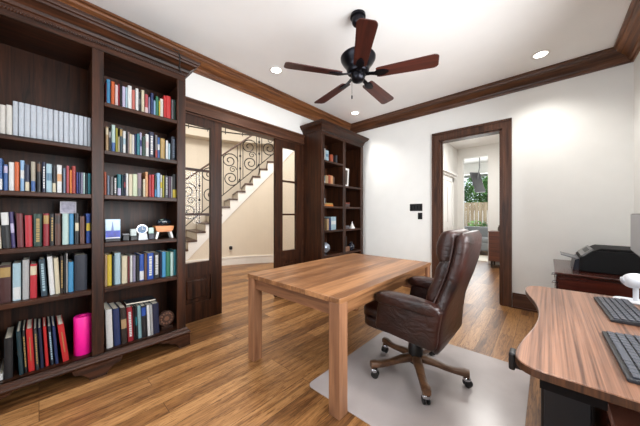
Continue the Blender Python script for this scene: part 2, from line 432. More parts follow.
# wrought iron railing with scrolls
def zrail(k): return 1.94+.157*k
def zlow(k): return .86+.172*k
ks = [i*.5 for i in range(-2, 33)]
rl = MB().tube([arc(k, .06, zrail(k)) for k in ks], .021, 8).build('handrail', M_tread, st, smooth=True)
MB().tube([arc(k, .06, zlow(k)) for k in ks], .011, 6).build('bottom_rail', M_iron, rl, smooth=True)
def spiral(k0, z0, rad, turns, s, n=26):
    pts = []
    L = RI*abs(dth)
    for i in range(n):
        u = i/(n-1); a = turns*2*PI*u*s; r = rad*(1-.82*u)
        pts.append(arc(k0+r*math.cos(a)/L, .06, z0+r*math.sin(a)))
    return pts
for j in range(-1, 7):
    kc = 1.1+2.5*j
    z0, z1 = zlow(kc), zrail(kc); h = z1-z0
    MB().tube(spiral(kc-.1, z0+h*.72, .20, 1.7, 1), .013, 6).build('scroll', M_iron, rl, smooth=True)
    MB().tube(spiral(kc+.1, z0+h*.27, .20, 1.7, -1), .013, 6).build('scroll', M_iron, rl, smooth=True)
    MB().tube(spiral(kc+.3, z0+h*.5, .09, 1.4, 1), .010, 6).build('scroll', M_iron, rl, smooth=True)
    for d in (-.9, .9, 1.25):
        kk = kc+d
        mb = MB().tube([arc(kk, .06, zlow(kk)-.2 if d == 1.25 else zlow(kk)), arc(kk, .06, zrail(kk))], .009, 6)
        if d == 1.25:
            for f in (.33, .66): mb.sbox(arc(kk, .06, zlow(kk)+f*(zrail(kk)-zlow(kk))), (.026, .026, .035), 2, 3)
        mb.build('baluster', M_iron, rl, smooth=True)
# upper balcony fascia with its own railing
bl = thing('balcony_railing', 'wrought iron balcony railing with scrolls high above the foyer stair', 'railing', arc(4, .95, 3.5))
MB().tube([arc(k, .95, 3.6) for k in range(-6, 18)], .018, 6).build('bottom_rail', M_iron, bl)
MB().tube([arc(k, .95, 4.5) for k in range(-6, 18)], .027, 8).build('handrail', M_tread, bl)
for k in range(-4, 17):
    if k % 2: MB().tube(spiral(k, 3.85, .17, 1.5, 1 if k % 4 == 1 else -1), .015, 6).build('scroll', M_iron, bl)
    else: MB().tube([arc(k, .95, 3.5), arc(k, .95, 4.5)], .011, 6).build('baluster', M_iron, bl)
mb = MB()
for k in range(-12, 20):
    p = [arc(k, .88), arc(k+1, .88), arc(k+1, 1.18), arc(k, 1.18)]
    mb.ring_surface([[q+Vector((0, 0, 3.36)) for q in p], [q+Vector((0, 0, 3.52)) for q in p]])
struct('trim_7', mb, M_cream)
ol = thing('wall_outlet', 'black outlet cover low on the cream foyer wall', 'outlet', arc(6.1, -.005, .42))
q0, q1 = arc(5.9, -.008), arc(6.25, -.008)
MB().ring_surface([[q0+Vector((0, 0, .36)), q1+Vector((0, 0, .36)), q1+Vector((0, 0, .48)), q0+Vector((0, 0, .48))],
                   [arc(5.9, 0, .36), arc(6.25, 0, .36), arc(6.25, 0, .48), arc(5.9, 0, .48)]]).build('cover_plate', M_white, ol)
q = arc(6.08, -.03, .43)
MB().sbox(q, (.035, .035, .045), 4, 3).build('plug', M_black, ol)

# ---------------------------------------------------------------- hall and living room behind the back wall
HX0, HY1 = -1.86, 7.75
OX0, OX1, OZ = -1.72, -1.148, 2.79
struct('wall_hall_left', MB().box(HX0-.1, HX0, YB+WT, HY1, 0, ZC), M_wall)
struct('wall_hall_right', MB().box(1.6, 1.7, YB+WT, HY1, 0, ZC), M_wall)
struct('wall_hall_near', MB().box(XR+WT, 1.7, YB, YB+WT, 0, ZC), M_wall)
struct('wall_hall_far', MB().box(-3.9, OX0, HY1, HY1+.14, 0, ZC).box(OX1, 1.7, HY1, HY1+.14, 0, ZC).box(OX0, OX1, HY1, HY1+.14, OZ, ZC), M_wall)
struct('ceiling_hall', MB().box(-3.9, 1.7, YB+WT, 10.4, ZC, ZC+.08), M_ceil)
d3 = struct('door_3', MB().box(HX0, HX0+.02, 6.25, 7.15, .01, 2.1), M_white)
for z0, z1 in ((.2, .95), (1.08, 1.95)):
    for y0, y1 in ((6.36, 6.66), (6.74, 7.04)): MB().box(HX0+.02, HX0+.03, y0, y1, z0, z1, .004).build('door_panel', M_white, d3)
mb = MB().box(HX0, HX0+.03, 6.14, 6.25, 0, 2.2).box(HX0, HX0+.03, 7.15, 7.26, 0, 2.2).box(HX0, HX0+.03, 6.14, 7.26, 2.1, 2.22).box(HX0, HX0+.07, 6.1, 7.3, 2.22, 2.27).box(HX0, HX0+.11, 6.07, 7.33, 2.27, 2.31)
struct('trim_8', mb, M_white)
struct('baseboard_hall', MB().box(OX1, 1.6, HY1-.018, HY1, 0, .18), M_white)
LY = 10.3
struct('wall_living_left', MB().box(-3.9, -3.8, HY1+.14, LY, 0, ZC), M_wall)
struct('wall_living_right', MB().box(.4, .5, HY1+.14, LY, 0, ZC), M_wall)
struct('wall_living_far', MB().box(-3.9, -3.2, LY, LY+.14, 0, ZC).box(-.5, .5, LY, LY+.14, 0, ZC).box(-3.2, -.5, LY, LY+.14, 0, .35).box(-3.2, -.5, LY, LY+.14, 2.75, ZC), M_wall)
window('window_3', 'y', LY+.14, -3.2, -.5, .35, 2.75, 1, M_white)
BOOKS={'L1':[(-0.172,0.025,0.199,'ivory reference volume','ivory','',0.000),
 (-0.145,0.026,0.206,'ivory reference volume','ivory','',0.000),
 (-0.117,0.023,0.240,'pale grey spined volume','paleset','',0.000),
 (-0.092,0.025,0.240,'pale grey spined volume','paleset','',0.000),
 (-0.066,0.027,0.240,'pale grey spined volume','paleset','',0.000),
 (-0.038,0.027,0.239,'pale grey spined volume','paleset','',0.000),
 (-0.010,0.028,0.239,'pale grey spined volume','paleset','',0.000),
 (0.019,0.024,0.238,'pale grey spined volume','paleset','',0.000),
 (0.044,0.025,0.237,'pale grey spined volume','paleset','',0.000),
 (0.071,0.025,0.237,'pale grey spined volume','paleset','',0.000),
 (0.098,0.023,0.236,'pale grey spined volume','paleset','',0.000),
 (0.123,0.027,0.236,'pale grey spined volume','paleset','',0.000),
 (0.152,0.025,0.236,'pale grey spined volume','paleset','',0.000),
 (0.179,0.023,0.235,'pale grey spined volume','paleset','',0.000),
 (0.204,0.026,0.235,'pale grey spined volume','paleset','',0.000),
 (0.232,0.022,0.234,'pale grey spined volume','paleset','',0.000),
 (0.256,0.018,0.233,'pale grey spined volume','paleset','',0.000)],
'L2':[(-0.175,0.015,0.210,'blue and white paperback','blue','b:white',0.000),
 (-0.157,0.019,0.174,'mid blue book with pale label','blue','t:lilac',0.000),
 (-0.135,0.024,0.193,'thick white book','white','',0.000),
 (-0.110,0.021,0.197,'bright orange book','orange','',0.000),
 (-0.085,0.019,0.213,'tall light blue and white book','skyblue','m:white',0.000),
 (-0.064,0.021,0.185,'navy book with white bands','navy','b:cream',0.000),
 (-0.037,0.021,0.210,'beige and blue patterned book','beige','b:blue',0.000),
 (-0.010,0.020,0.214,'black book with brown label','black','t:brown',0.000),
 (0.015,0.018,0.217,'navy book with white lettering','navy','x:white',0.000),
 (0.035,0.028,0.207,'wide pale blue and white book','paleblue','m:steel',0.000),
 (0.065,0.019,0.199,'black book with cream lower half','black','b:cream',0.000),
 (0.088,0.026,0.207,'white book with peach label','white','m:peach',0.000),
 (0.120,0.013,0.187,'thin grey blue book','greyblue','',0.000),
 (0.137,0.015,0.206,'rose red book','rose','',0.000),
 (0.153,0.014,0.180,'short amber orange book','amber','',0.000),
 (0.168,0.020,0.211,'brick red book','brick','',0.000),
 (0.191,0.009,0.165,'thin violet blue booklet','violet','',0.000),
 (0.201,0.012,0.166,'short dark blue book','navyblue','',0.000),
 (0.214,0.013,0.166,'short lavender grey book','lavender','',0.000),
 (0.228,0.011,0.165,'thin white and teal booklet','mint','',0.000),
 (0.241,0.014,0.163,'short dark teal book','darkteal','',0.000),
 (0.256,0.017,0.164,'short teal green book','teal','',0.000)],
'L3':[(-0.181,0.015,0.148,'short cream book','cream','',-0.006),
 (-0.164,0.034,0.239,'black book with white upper third','black','T:white',-0.011),
 (-0.127,0.017,0.240,'purple book','purple','m:lilac',-0.011),
 (-0.100,0.029,0.230,'thick maroon book','maroon','',-0.005),
 (-0.063,0.032,0.217,'bright red book','red','',-0.003),
 (-0.024,0.038,0.228,'dark green book with gold title','forest','x:gold',0.000),
 (0.020,0.030,0.230,'crimson book with gold bands','crimson','t:gold',0.000),
 (0.054,0.020,0.229,'black book with gold decoration','black','x:gold',0.000),
 (0.078,0.030,0.230,'thick leather brown book','leather','t:darkbrown',0.000),
 (0.115,0.034,0.230,'wide pale mint book','mint','',0.000),
 (0.152,0.024,0.230,'bright sky blue book','sky','',0.000),
 (0.183,0.022,0.235,'black book with cream label','black','m:cream',0.000),
 (0.210,0.028,0.210,'short chestnut brown book','chestnut','',0.000),
 (0.246,0.025,0.230,'royal blue book with yellow stripe','royal','m:yellow',0.000)],
'L4':[(-0.177,0.052,0.245,'thick oxblood book with gilt bands','oxblood','t:gold',0.000),
 (-0.118,0.036,0.251,'pale blue book with base label','paleblue','b:white',0.000),
 (-0.075,0.030,0.270,'tall light grey book','lightgrey','',0.000),
 (-0.041,0.032,0.236,'red book with cream label','red','t:cream',0.000),
 (0.005,0.030,0.262,'dark teal leaning book','slate','x:paleblue',-0.013),
 (0.046,0.026,0.278,'white leaning book','white','',-0.014),
 (0.076,0.024,0.264,'cream leaning book with speckled spine','cream','',-0.011),
 (0.105,0.017,0.275,'dark brown book with gilt title','darkbrown','x:gold',0.000),
 (0.123,0.009,0.281,'thin black book','black','',0.000),
 (0.134,0.010,0.291,'thin light grey booklet','lightgrey','',0.000),
 (0.147,0.028,0.225,'short light blue book','sky','',0.000),
 (0.180,0.071,0.271,'very wide dark navy binder','midnight','',0.000)],
'L5':[(-0.175,0.018,0.042,'small white booklet','white','',0.000),
 (-0.155,0.038,0.267,'broad black binder','black','',0.000),
 (-0.097,0.021,0.297,'dark green album with white top','darkteal','',-0.014),
 (-0.072,0.014,0.293,'black album with gilt spine','black','x:gold',-0.013),
 (-0.054,0.029,0.298,'wide scarlet album','scarlet','g:gold',-0.012),
 (-0.020,0.016,0.292,'charcoal album with gilt spine','charcoal','x:gold',-0.012),
 (0.001,0.017,0.289,'navy album','navy','',-0.014),
 (0.025,0.017,0.288,'narrow scarlet album','scarlet','',-0.014),
 (0.049,0.017,0.284,'deep navy album with pale dots','midnight','x:paleblue',-0.016),
 (0.072,0.016,0.280,'navy blue album','navyblue','',-0.018),
 (0.104,0.033,0.280,'wide leaning scarlet album','scarlet','g:gold',-0.029)],
'R1':[(0.361,0.007,0.177,'thin maroon booklet','maroon','',0.000),
 (0.369,0.023,0.214,'tall bright blue book','sky','',0.000),
 (0.394,0.024,0.201,'orange book','orange','',0.000),
 (0.421,0.020,0.183,'pink white book','blush','',0.000),
 (0.442,0.011,0.201,'thin crimson book','crimson','',0.000),
 (0.454,0.013,0.189,'black book','black','',0.000),
 (0.469,0.020,0.187,'pale lavender book','lilac','',0.000),
 (0.491,0.015,0.190,'pale blue book','paleblue','',0.000),
 (0.507,0.027,0.211,'thick white book','white','',0.000),
 (0.536,0.024,0.187,'salmon red book','salmon','',0.000),
 (0.562,0.020,0.205,'narrow white book','white','',0.000),
 (0.583,0.018,0.181,'grey and black book','charcoal','m:grey',0.000),
 (0.604,0.021,0.206,'tall cream book','cream','',0.000),
 (0.630,0.026,0.183,'dusty rose book','rose','b:blush',0.000),
 (0.659,0.014,0.166,'grey violet book','lavender','',0.000),
 (0.675,0.020,0.205,'dark blue tall book','navyblue','',0.000),
 (0.697,0.016,0.149,'short light blue book','skyblue','',0.000),
 (0.715,0.023,0.191,'green book','green','',0.000),
 (0.740,0.009,0.158,'thin yellow booklet','yellow','',0.000),
 (0.750,0.026,0.183,'cream white book','ivory','',0.000),
 (0.780,0.020,0.222,'narrow scarlet book','scarlet','',0.000),
 (0.801,0.039,0.229,'wide scarlet book','scarlet','',0.000),
 (0.847,0.020,0.209,'grey book','grey','',0.000),
 (0.868,0.016,0.212,'dark green book','forest','',0.000)],
'R2':[(0.361,0.019,0.201,'tan and brown book','tan','t:cream',0.000),
 (0.381,0.014,0.175,'grey and white book','charcoal','t:lightgrey',0.000),
 (0.399,0.024,0.228,'tall pale green and blue book','mint','b:blue',0.000),
 (0.425,0.015,0.207,'olive yellow book','olive','',0.000),
 (0.442,0.010,0.139,'short cream book','cream','',0.000),
 (0.454,0.019,0.218,'dark navy book with gold top','slate','t:gold',0.000),
 (0.475,0.020,0.197,'white and pale blue book','white','m:paleblue',0.000),
 (0.496,0.015,0.193,'black book','black','',0.000),
 (0.511,0.007,0.195,'thin pink booklet','blush','',0.000),
 (0.519,0.015,0.181,'cream book','cream','',0.000),
 (0.535,0.020,0.179,'ivory white book','ivory','',0.000),
 (0.557,0.012,0.190,'dark blue book','navyblue','',0.000),
 (0.571,0.022,0.194,'teal book','teal','',0.000),
 (0.594,0.013,0.209,'thin pink and violet book','lilac','m:violet',0.000),
 (0.610,0.024,0.177,'dark green book','forest','',0.000),
 (0.636,0.024,0.206,'white book with red specks','white','m:blush',0.000),
 (0.664,0.037,0.233,'wide navy book with white lettering','navy','x:white',0.000),
 (0.709,0.018,0.214,'grey and brick red book','grey','b:brick',0.000),
 (0.729,0.020,0.199,'blue and white book','blue','m:white',0.000),
 (0.753,0.036,0.197,'wide pale gold book','gold','',0.000),
 (0.798,0.019,0.186,'white book','white','',0.000),
 (0.819,0.016,0.161,'short pale blue book','paleblue','',0.000),
 (0.844,0.041,0.233,'wide dark navy box file','midnight','x:greyblue',0.000)],
'R3':[(0.351,0.015,0.188,'rust orange book','rust','',0.000),
 (0.370,0.017,0.161,'blue grey book','greyblue','',0.000),
 (0.390,0.020,0.154,'dark grey book','grey','',0.000),
 (0.412,0.023,0.153,'black book with white dots','black','x:white',0.000),
 (0.438,0.026,0.180,'teal and lavender book','teal','b:lilac',0.000),
 (0.466,0.013,0.181,'dark teal book','darkteal','',0.000),
 (0.481,0.012,0.174,'navy and pink book','navy','m:rose',0.000),
 (0.495,0.016,0.193,'white book','white','',0.000),
 (0.513,0.026,0.189,'wide cream book','cream','',0.000),
 (0.541,0.033,0.193,'wide pale green book','palegreen','',0.000),
 (0.576,0.030,0.207,'mauve and grey book','mauve','b:grey',0.000),
 (0.617,0.017,0.158,'short cream book','cream','',0.000),
 (0.636,0.020,0.225,'tall peach orange book','peach','',0.000),
 (0.659,0.021,0.202,'crimson book','crimson','',0.000),
 (0.682,0.022,0.205,'bright red book','scarlet','',0.000),
 (0.705,0.015,0.200,'dark green and cyan book','forest','b:sky',0.000),
 (0.723,0.026,0.225,'tall pale blue book','skyblue','',0.000),
 (0.752,0.016,0.213,'cream and yellow book','ivory','m:yellow',0.000),
 (0.770,0.015,0.208,'olive book','olive','',0.000),
 (0.787,0.029,0.207,'charcoal book','charcoal','x:lightgrey',0.000),
 (0.818,0.023,0.206,'deep purple book','plum','',0.000),
 (0.842,0.010,0.206,'thin pale grey booklet','lightgrey','',0.000),
 (0.854,0.036,0.230,'black and yellow book','black','b:yellow',0.000)],
'R5':[(0.354,0.018,0.258,'tan book','tan','',0.000),
 (0.373,0.028,0.251,'bright yellow book','yellow','',0.000),
 (0.404,0.013,0.240,'dark teal book','darkteal','',0.000),
 (0.419,0.040,0.261,'wide pale blue book','paleblue','',0.000),
 (0.466,0.038,0.231,'wide cream book','cream','',0.000),
 (0.506,0.014,0.223,'maroon book','maroon','',0.000),
 (0.523,0.019,0.229,'white book','white','',0.000),
 (0.544,0.019,0.227,'lavender grey book','lavender','',0.000),
 (0.569,0.020,0.224,'black book','black','',0.000),
 (0.591,0.033,0.231,'bright blue book','royal','b:white',0.000),
 (0.627,0.019,0.234,'brown book','brown','',0.000),
 (0.649,0.048,0.235,'blue book with white lettering','royal','x:white',0.000),
 (0.699,0.049,0.231,'black book with white lettering','black','x:white',0.000),
 (0.750,0.012,0.230,'narrow navy book','navy','',0.000),
 (0.765,0.031,0.235,'sky blue book','sky','',0.000),
 (0.797,0.038,0.231,'green book','green','',0.000),
 (0.837,0.025,0.223,'pale mint book','mint','',0.000),
 (0.864,0.032,0.241,'cyan book','teal','',0.000)],
'R6':[(0.363,0.041,0.315,'thick white book','white','',-0.009),
 (0.412,0.042,0.307,'navy book','navyblue','',-0.010),
 (0.460,0.039,0.303,'brown book with tan label','darkbrown','m:tan',-0.010),
 (0.504,0.040,0.295,'crimson book with white lettering','crimson','x:white',-0.011),
 (0.547,0.012,0.287,'thin black book','black','',-0.011),
 (0.562,0.015,0.287,'black and teal book','black','m:teal',-0.011),
 (0.580,0.025,0.285,'pale teal book','paleteal','',-0.010),
 (0.607,0.036,0.281,'black book with blue picture on top','black','t:royal',-0.009),
 (0.648,0.021,0.277,'narrow white book','white','',-0.010),
 (0.671,0.019,0.275,'pale grey book','lightgrey','',-0.011),
 (0.692,0.049,0.276,'navy book with white edge','navy','',-0.009)]}
# ---------------------------------------------------------------- bookcases
def bookcase(label, xb, xf, posts, shelves, loc, ztop=2.535):
    """posts: y ranges of the face stiles; shelves: shelf-top heights per bay"""
    y0, y1 = posts[0][0], posts[-1][1]
    t = thing('bookcase', label, 'bookcase', loc)
    for (a, b) in ((y0, y0+.03), (y1-.03, y1)):
        mb = MB().box(xb, xf-.02, a, b, .03, ztop+.06); mb.build('side_panel', M_dz, t)
    MB().box(xb, xb+.02, y0+.03, y1-.03, .09, ztop+.06).build('back_panel', M_dz, t)
    m = (posts[1][0]+posts[1][1])/2
    MB().box(xb+.02, xf-.02, m-.018, m+.018, .165, ztop).build('divider', M_dz, t)
    for (a, b) in posts:
        mb = MB().box(xf-.024, xf, a, b, .165, ztop, .003); mb.build('stile', M_dz, t)
    MB().box(xb+.02, xf-.024, y0+.03, y1-.03, ztop, ztop+.03).build('top_panel', M_dy, t)
    MB().box(xb+.02, xf-.0, y0+.03, y1-.03, .14, .165).build('bottom_shelf', M_dy, t)
    for bay, zs in enumerate(shelves):
        a = posts[bay][1] if bay else y0+.03
        a, b = (y0+.03, m-.018) if bay == 0 else (m+.018, y1-.03)
        fa, fb = posts[bay][1], posts[bay+1][0]
        for z in zs:
            mb = MB().box(xb+.02, xf-.025, a, b, z-.03, z)
            mb.box(xf-.026, xf-.002, fa+.0005, fb-.0005, z-.034, z, .004)
            mb.build('shelf', M_dy, t)
    MB().box(xf-.024, xf, y0, y1, ztop, ztop+.055, .003).build('frieze_rail', M_dy, t)
    def sweep(prof):
        P = [(xb, y0, 0, -1), (xf, y0, 1, -1), (xf, y1, 1, 1), (xb, y1, 0, 1)]
        return [[Vector((x+sx*d, y+sy*d, z)) for d, z in prof] for x, y, sx, sy in P]
    pr = .10 if y1 < 2 else .082
    Z = ztop+.05
    k = pr/.10
    prof = [(-.02, Z), (.006, Z), (.010, Z+.012), (.010, Z+.026), (.022*k, Z+.032), (.028*k, Z+.052), (.05*k, Z+.075), (.078*k, Z+.09), (.082*k, Z+.105), (.094*k, Z+.11), (.10*k, Z+.125), (.10*k, Z+.14), (-.02, Z+.14)]
    MB().ring_surface(sweep(prof)).build('cornice', M_dy, t, smooth=25)
    MB().box(xb, xf+.01, y0-.01, y1+.01, Z+.12, Z+.135).build('cornice_top', M_dy, t)
    # twisted rope moulding under the cornice
    n = int((y1-y0)/.014)
    mb = MB()
    for i in range(n):
        y = y0+(i+.5)*(y1-y0)/n
        mb.tube([(xf+.002, y-.006, Z-.006), (xf+.010, y, Z+.004), (xf+.002, y+.006, Z+.014)], .0045, 5)
    mb.build('rope_moulding', M_dy, t)
    base = [(-.02, .105), (.012, .105), (.032, .112), (.036, .125), (.03, .135), (.022, .14), (.018, .155), (.004, .165), (-.02, .165)]
    MB().ring_surface(sweep(base)).build('base_moulding', M_dy, t, smooth=25)
    # bracket feet with a scrolled outline
    for (a, s) in ((y0-.03, 1), (y1+.03, -1)):
        pts = [(0, 0), (.10, 0), (.11, .03), (.135, .052), (.165, .058), (.185, .078), (.23, .09), (.25, .106), (0, .106)]
        mb = MB().prism([(a+s*u, v) for u, v in pts], lambda u, v: (xf+.03, u, v), lambda u, v: (xf-.0, u, v))
        q0, q1 = sorted((a, a+s*.03)); mb.box(xb, xf+.029, q0, q1, 0, .106)
        mb.build('foot', M_dy, t)
    pts = [(-.15, .106), (-.135, .07), (-.10, .062), (-.075, .04), (-.05, .012), (-.05, 0), (.05, 0), (.05, .012), (.075, .04), (.10, .062), (.135, .07), (.15, .106)]
    MB().prism([(m+u, v) for u, v in pts], lambda u, v: (xf+.028, u, v), lambda u, v: (xf-.0, u, v)).build('foot', M_dy, t)
    return t
BSH = {'L1': 1.775, 'L2': 1.41, 'L3': 1.03, 'L4': .672, 'L5': .165, 'R1': 2.145, 'R2': 1.765, 'R3': 1.41, 'R4': 1.03, 'R5': .672, 'R6': .165}
bookcase('large dark walnut bookcase packed with books, left of the glazed doors', -3.055, -2.6,
         [(-.335, -.262), (.272, .343), (.874, .948)],
         [[BSH[k] for k in ('L1', 'L2', 'L3', 'L4')], [BSH[k] for k in ('R1', 'R2', 'R3', 'R4', 'R5')]], (-2.83, .31, 0))
B2 = {'a': 2.135, 'b': 1.765, 'c': 1.395, 'd': 1.0, 'e': .595, 'f': .32}
bookcase('dark walnut bookcase with ornaments in the far corner behind the table', -3.055, -2.645,
         [(2.975, 3.05), (3.54, 3.615), (4.10, 4.18)],
         [[B2[k] for k in 'abcde'], [B2[k] for k in 'bcde']], (-2.85, 3.58, 0))
cd = MB().tube([(-2.492, .80, 2.738), (-2.49, .845, 2.738), (-2.50, .862, 2.70), (-2.545, .875, 2.655), (-2.575, .884, 2.62), (-2.587, .90, 2.60)], .006, 6).build('cable', M_black, None, off=(-2.5, .86, 2.6), smooth=True)
tag(cd, 'short black cable hanging down over the cornice of the large bookcase', 'cable')

# ---------------------------------------------------------------- books
PAL = dict(ivory=(218, 214, 206), paleset=(190, 196, 205), blue=(52, 96, 160), white=(228, 228, 226), orange=(206, 92, 32), skyblue=(146, 184, 220), navy=(24, 30, 62),
 beige=(176, 166, 146), black=(20, 20, 24), paleblue=(168, 198, 210), greyblue=(112, 126, 146), rose=(176, 70, 78), amber=(224, 128, 40), brick=(166, 52, 42), violet=(66, 66, 132),
 navyblue=(30, 48, 96), lavender=(146, 140, 164), mint=(188, 214, 208), darkteal=(22, 52, 60), teal=(28, 118, 130), cream=(216, 204, 174), purple=(64, 52, 104), maroon=(108, 34, 40),
 red=(186, 24, 40), forest=(18, 58, 44), crimson=(150, 26, 40), leather=(84, 44, 30), sky=(62, 142, 190), chestnut=(92, 50, 32), royal=(30, 76, 164), oxblood=(66, 22, 20),
 lightgrey=(176, 176, 176), slate=(40, 62, 76), darkbrown=(44, 32, 26), midnight=(24, 32, 48), scarlet=(196, 34, 36), charcoal=(46, 48, 54), blush=(228, 200, 200), lilac=(196, 188, 218),
 salmon=(204, 112, 100), grey=(112, 110, 112), green=(36, 112, 80), yellow=(226, 198, 52), tan=(178, 146, 106), olive=(160, 152, 44), gold=(178, 146, 84), rust=(168, 74, 40),
 palegreen=(202, 212, 178), mauve=(146, 122, 132), peach=(224, 164, 112), plum=(66, 30, 62), paleteal=(130, 168, 174), brown=(104, 70, 48), steel=(96, 132, 158))
def bmat(c): return plain('cloth_'+c, tuple(v*.84 for v in PAL[c]), .48, var=.05, scale=60)
M_page2 = M_page
def make_book(y0, w, h, lean, depth, x, z, desc, col, spec, label, group, name='book'):
    """spine faces +x; root at the bottom middle of the spine"""
    w -= .0008
    ang = math.atan2(lean, h) if lean else 0.0
    c, t = .003, min(.004, w*.22)
    mb = MB()
    sp = [(0, -w/2), (.0035, -w*.3), (.0045, 0), (.0035, w*.3), (0, w/2), (-.006, w/2), (-.006, -w/2)]
    mb.prism(sp, lambda u, v: (u, v, 0), lambda u, v: (u, v, h))
    mb.box(-depth, -.005, -w/2, -w/2+t, 0, h).box(-depth, -.005, w/2-t, w/2, 0, h)
    o = mb.build(name, bmat(col), None)
    yc = y0+w/2
    if ang:
        o.rotation_euler = (-ang, 0, 0)
        o.location = (x, yc-lean*.5, z+abs(math.sin(ang))*w/2)
    else: o.location = (x, yc, z)
    tag(o, label, 'book', group)
    MB().box(-depth+.004, -.0065, -w/2+t+.0002, w/2-t-.0002, c, h-c).build('pages', M_page2, o)
    if spec:
        k, sc = spec.split(':')
        lo, hi = {'t': (.68, .94), 'b': (.03, .36), 'm': (.42, .68), 'T': (.64, .985)}.get(k, (.1, .9))
        if k == 'g':
            MB().box(.002, .0056, -w*.06, w*.06, .25*h, .8*h).build('spine_lettering', bmat(sc), o)
        elif k == 'x':
            q = MB(); z_ = .14*h
            while z_ < .86*h:
                l = random.choice((.012, .016, .022)); q.box(.002, .0056, -w*.22, w*.22, z_, z_+l*.75); z_ += l
            q.build('spine_lettering', bmat(sc), o)
        else:
            g = .94*w/2
            MB().prism([(.0008, -g), (.0043, -g*.62), (.0053, 0), (.0043, g*.62), (.0008, g), (0, 0)],
                       lambda u, v: (u, v, lo*h), lambda u, v: (u, v, hi*h)).build('spine_label', bmat(sc), o)
    return o
ORD = 'first second third fourth fifth sixth seventh eighth ninth tenth eleventh twelfth thirteenth fourteenth fifteenth sixteenth seventeenth eighteenth nineteenth twentieth'.split()+['twenty-first', 'twenty-second', 'twenty-third', 'twenty-fourth']
SHN = {'L1': "top shelf of big bookcase's left bay", 'L2': "second shelf of big bookcase's left bay", 'L3': "third shelf of big bookcase's left bay", 'L4': "fourth shelf of big bookcase's left bay", 'L5': "bottom of big bookcase's left bay",
       'R1': "top shelf of big bookcase's right bay", 'R2': "second shelf of big bookcase's right bay", 'R3': "third shelf of big bookcase's right bay", 'R5': "fifth shelf of big bookcase's right bay", 'R6': "bottom of big bookcase's right bay"}
GRP = {'L1': 'uniform pale volumes on the top left shelf'}
DEP = {'L1': .20, 'L2': .16, 'L3': .18, 'L4': .2, 'L5': .27, 'R1': .15, 'R2': .16, 'R3': .15, 'R5': .18, 'R6': .24}
for k, rows in BOOKS.items():
    for i, (y0, w, h, desc, col, spec, lean) in enumerate(rows):
        x = -2.665+(0 if k == 'L1' else random.uniform(-.008, .008))
        lab = '%s, %s from left, %s' % (desc, ORD[i], SHN[k])
        make_book(y0, w, h, lean, DEP[k]*random.uniform(.9, 1.05), x, BSH[k]+.0004, desc, col, spec, lab, GRP.get(k, 'books, %s' % SHN[k]))

# loose things among the books
t = thing('picture_card', 'pale picture card standing on top of the books, third shelf of left bay', 'card', (-2.78, .138, 1.265))
# it rests on the tops of the mint, blue and black books behind their spines
MB().box(-2.782, -2.778, .108, .198, 1.262, 1.355).build('card', plain('card_pale', (180, 175, 182), .5), t)
MB().box(-2.7779, -2.777, .114, .192, 1.268, 1.349).build('printed_picture', plain('card_print', (150, 146, 162), .45, var=.3, scale=40), t)
t = thing('yoga_roller', 'bright pink foam roller standing at the bottom of the left bay', 'foam roller', (-2.74, .243, .166))
prof = [(.002, .1655), (.052, .1655), (.056, .172), (.056, .452), (.052, .459), (.026, .459), (.024, .44), (.002, .43)]
MB().lathe(prof, (-2.72, .233), 36).build('roller', plain('hot_pink_foam', (232, 14, 140), .55, var=.03), t, smooth=40)
t['label'] = 'bright pink upright foam cylinder on the bottom of the left bay'
# right bay ornaments, shelf R4
Z4 = BSH['R4']+.0004
t = thing('picture_block', 'upright blue and white picture block with a tower, left end of ornament shelf', 'picture', (-2.69, .41, Z4))
MB().box(-2.72, -2.68, .362, .462, Z4, Z4+.022, .003).build('base', M_black, t)
fr = MB().box(-2.712, -2.690, .362, .462, Z4+.022, Z4+.185, .003).build('block', plain('pale_glass_block', (176, 206, 226), .15, var=.12, scale=18), t)
MB().box(-2.690, -2.6885, .365, .459, Z4+.024, Z4+.09).build('blue_ground', plain('cobalt_print', (28, 52, 176), .25, var=.5, scale=34), t)
MB().prism([(.40, Z4+.09), (.418, Z4+.09), (.412, Z4+.15), (.409, Z4+.17), (.406, Z4+.15)], lambda u, v: (-2.690, u, v), lambda u, v: (-2.6885, u, v)).build('tower', plain('tower_print', (78, 108, 170), .3), t)
MB().box(-2.6885, -2.687, .366, .458, Z4+.026, Z4+.034).build('white_line', M_white, t)
t = thing('trinket_box', 'small black trinket box with silver lid beside the blue picture block', 'box', (-2.70, .50, Z4))
MB().box(-2.74, -2.68, .476, .522, Z4, Z4+.045, .004).build('body', M_black, t)
MB().box(-2.742, -2.678, .474, .524, Z4+.045, Z4+.06, .004).build('lid', M_grey, t)
t = thing('award_block', 'small pale grey award block on a black foot left of the clock', 'award', (-2.70, .553, Z4))
MB().box(-2.735, -2.675, .529, .578, Z4, Z4+.036, .003).build('foot', M_black, t)
MB().box(-2.720, -2.690, .531, .576, Z4+.036, Z4+.098, .004).build('block', plain('frosted_block', (176, 186, 184), .2, var=.08), t)
t = thing('desk_clock', 'small silver desk clock with a round blue dial on a pale stand', 'clock', (-2.70, .61, Z4))
MB().prism([(.585, Z4), (.655, Z4), (.648, Z4+.055), (.592, Z4+.055)], lambda u, v: (-2.74, u, v), lambda u, v: (-2.675, u, v)).build('stand', plain('pale_stone', (200, 204, 210), .35), t)
def disc(mb, c, r, x0, x1, n=32, r1=None):
    a = [Vector((x0, c[0]+r*math.cos(2*PI*i/n), c[1]+r*math.sin(2*PI*i/n))) for i in range(n)]
    r1 = r if r1 is None else r1
    b = [Vector((x1, c[0]+r1*math.cos(2*PI*i/n), c[1]+r1*math.sin(2*PI*i/n))) for i in range(n)]
    mb.ring_surface([a, b]); return mb
cs = disc(MB(), (.616, Z4+.092), .042, -2.715, -2.69).build('clock_case', M_chrome, t, smooth=40)
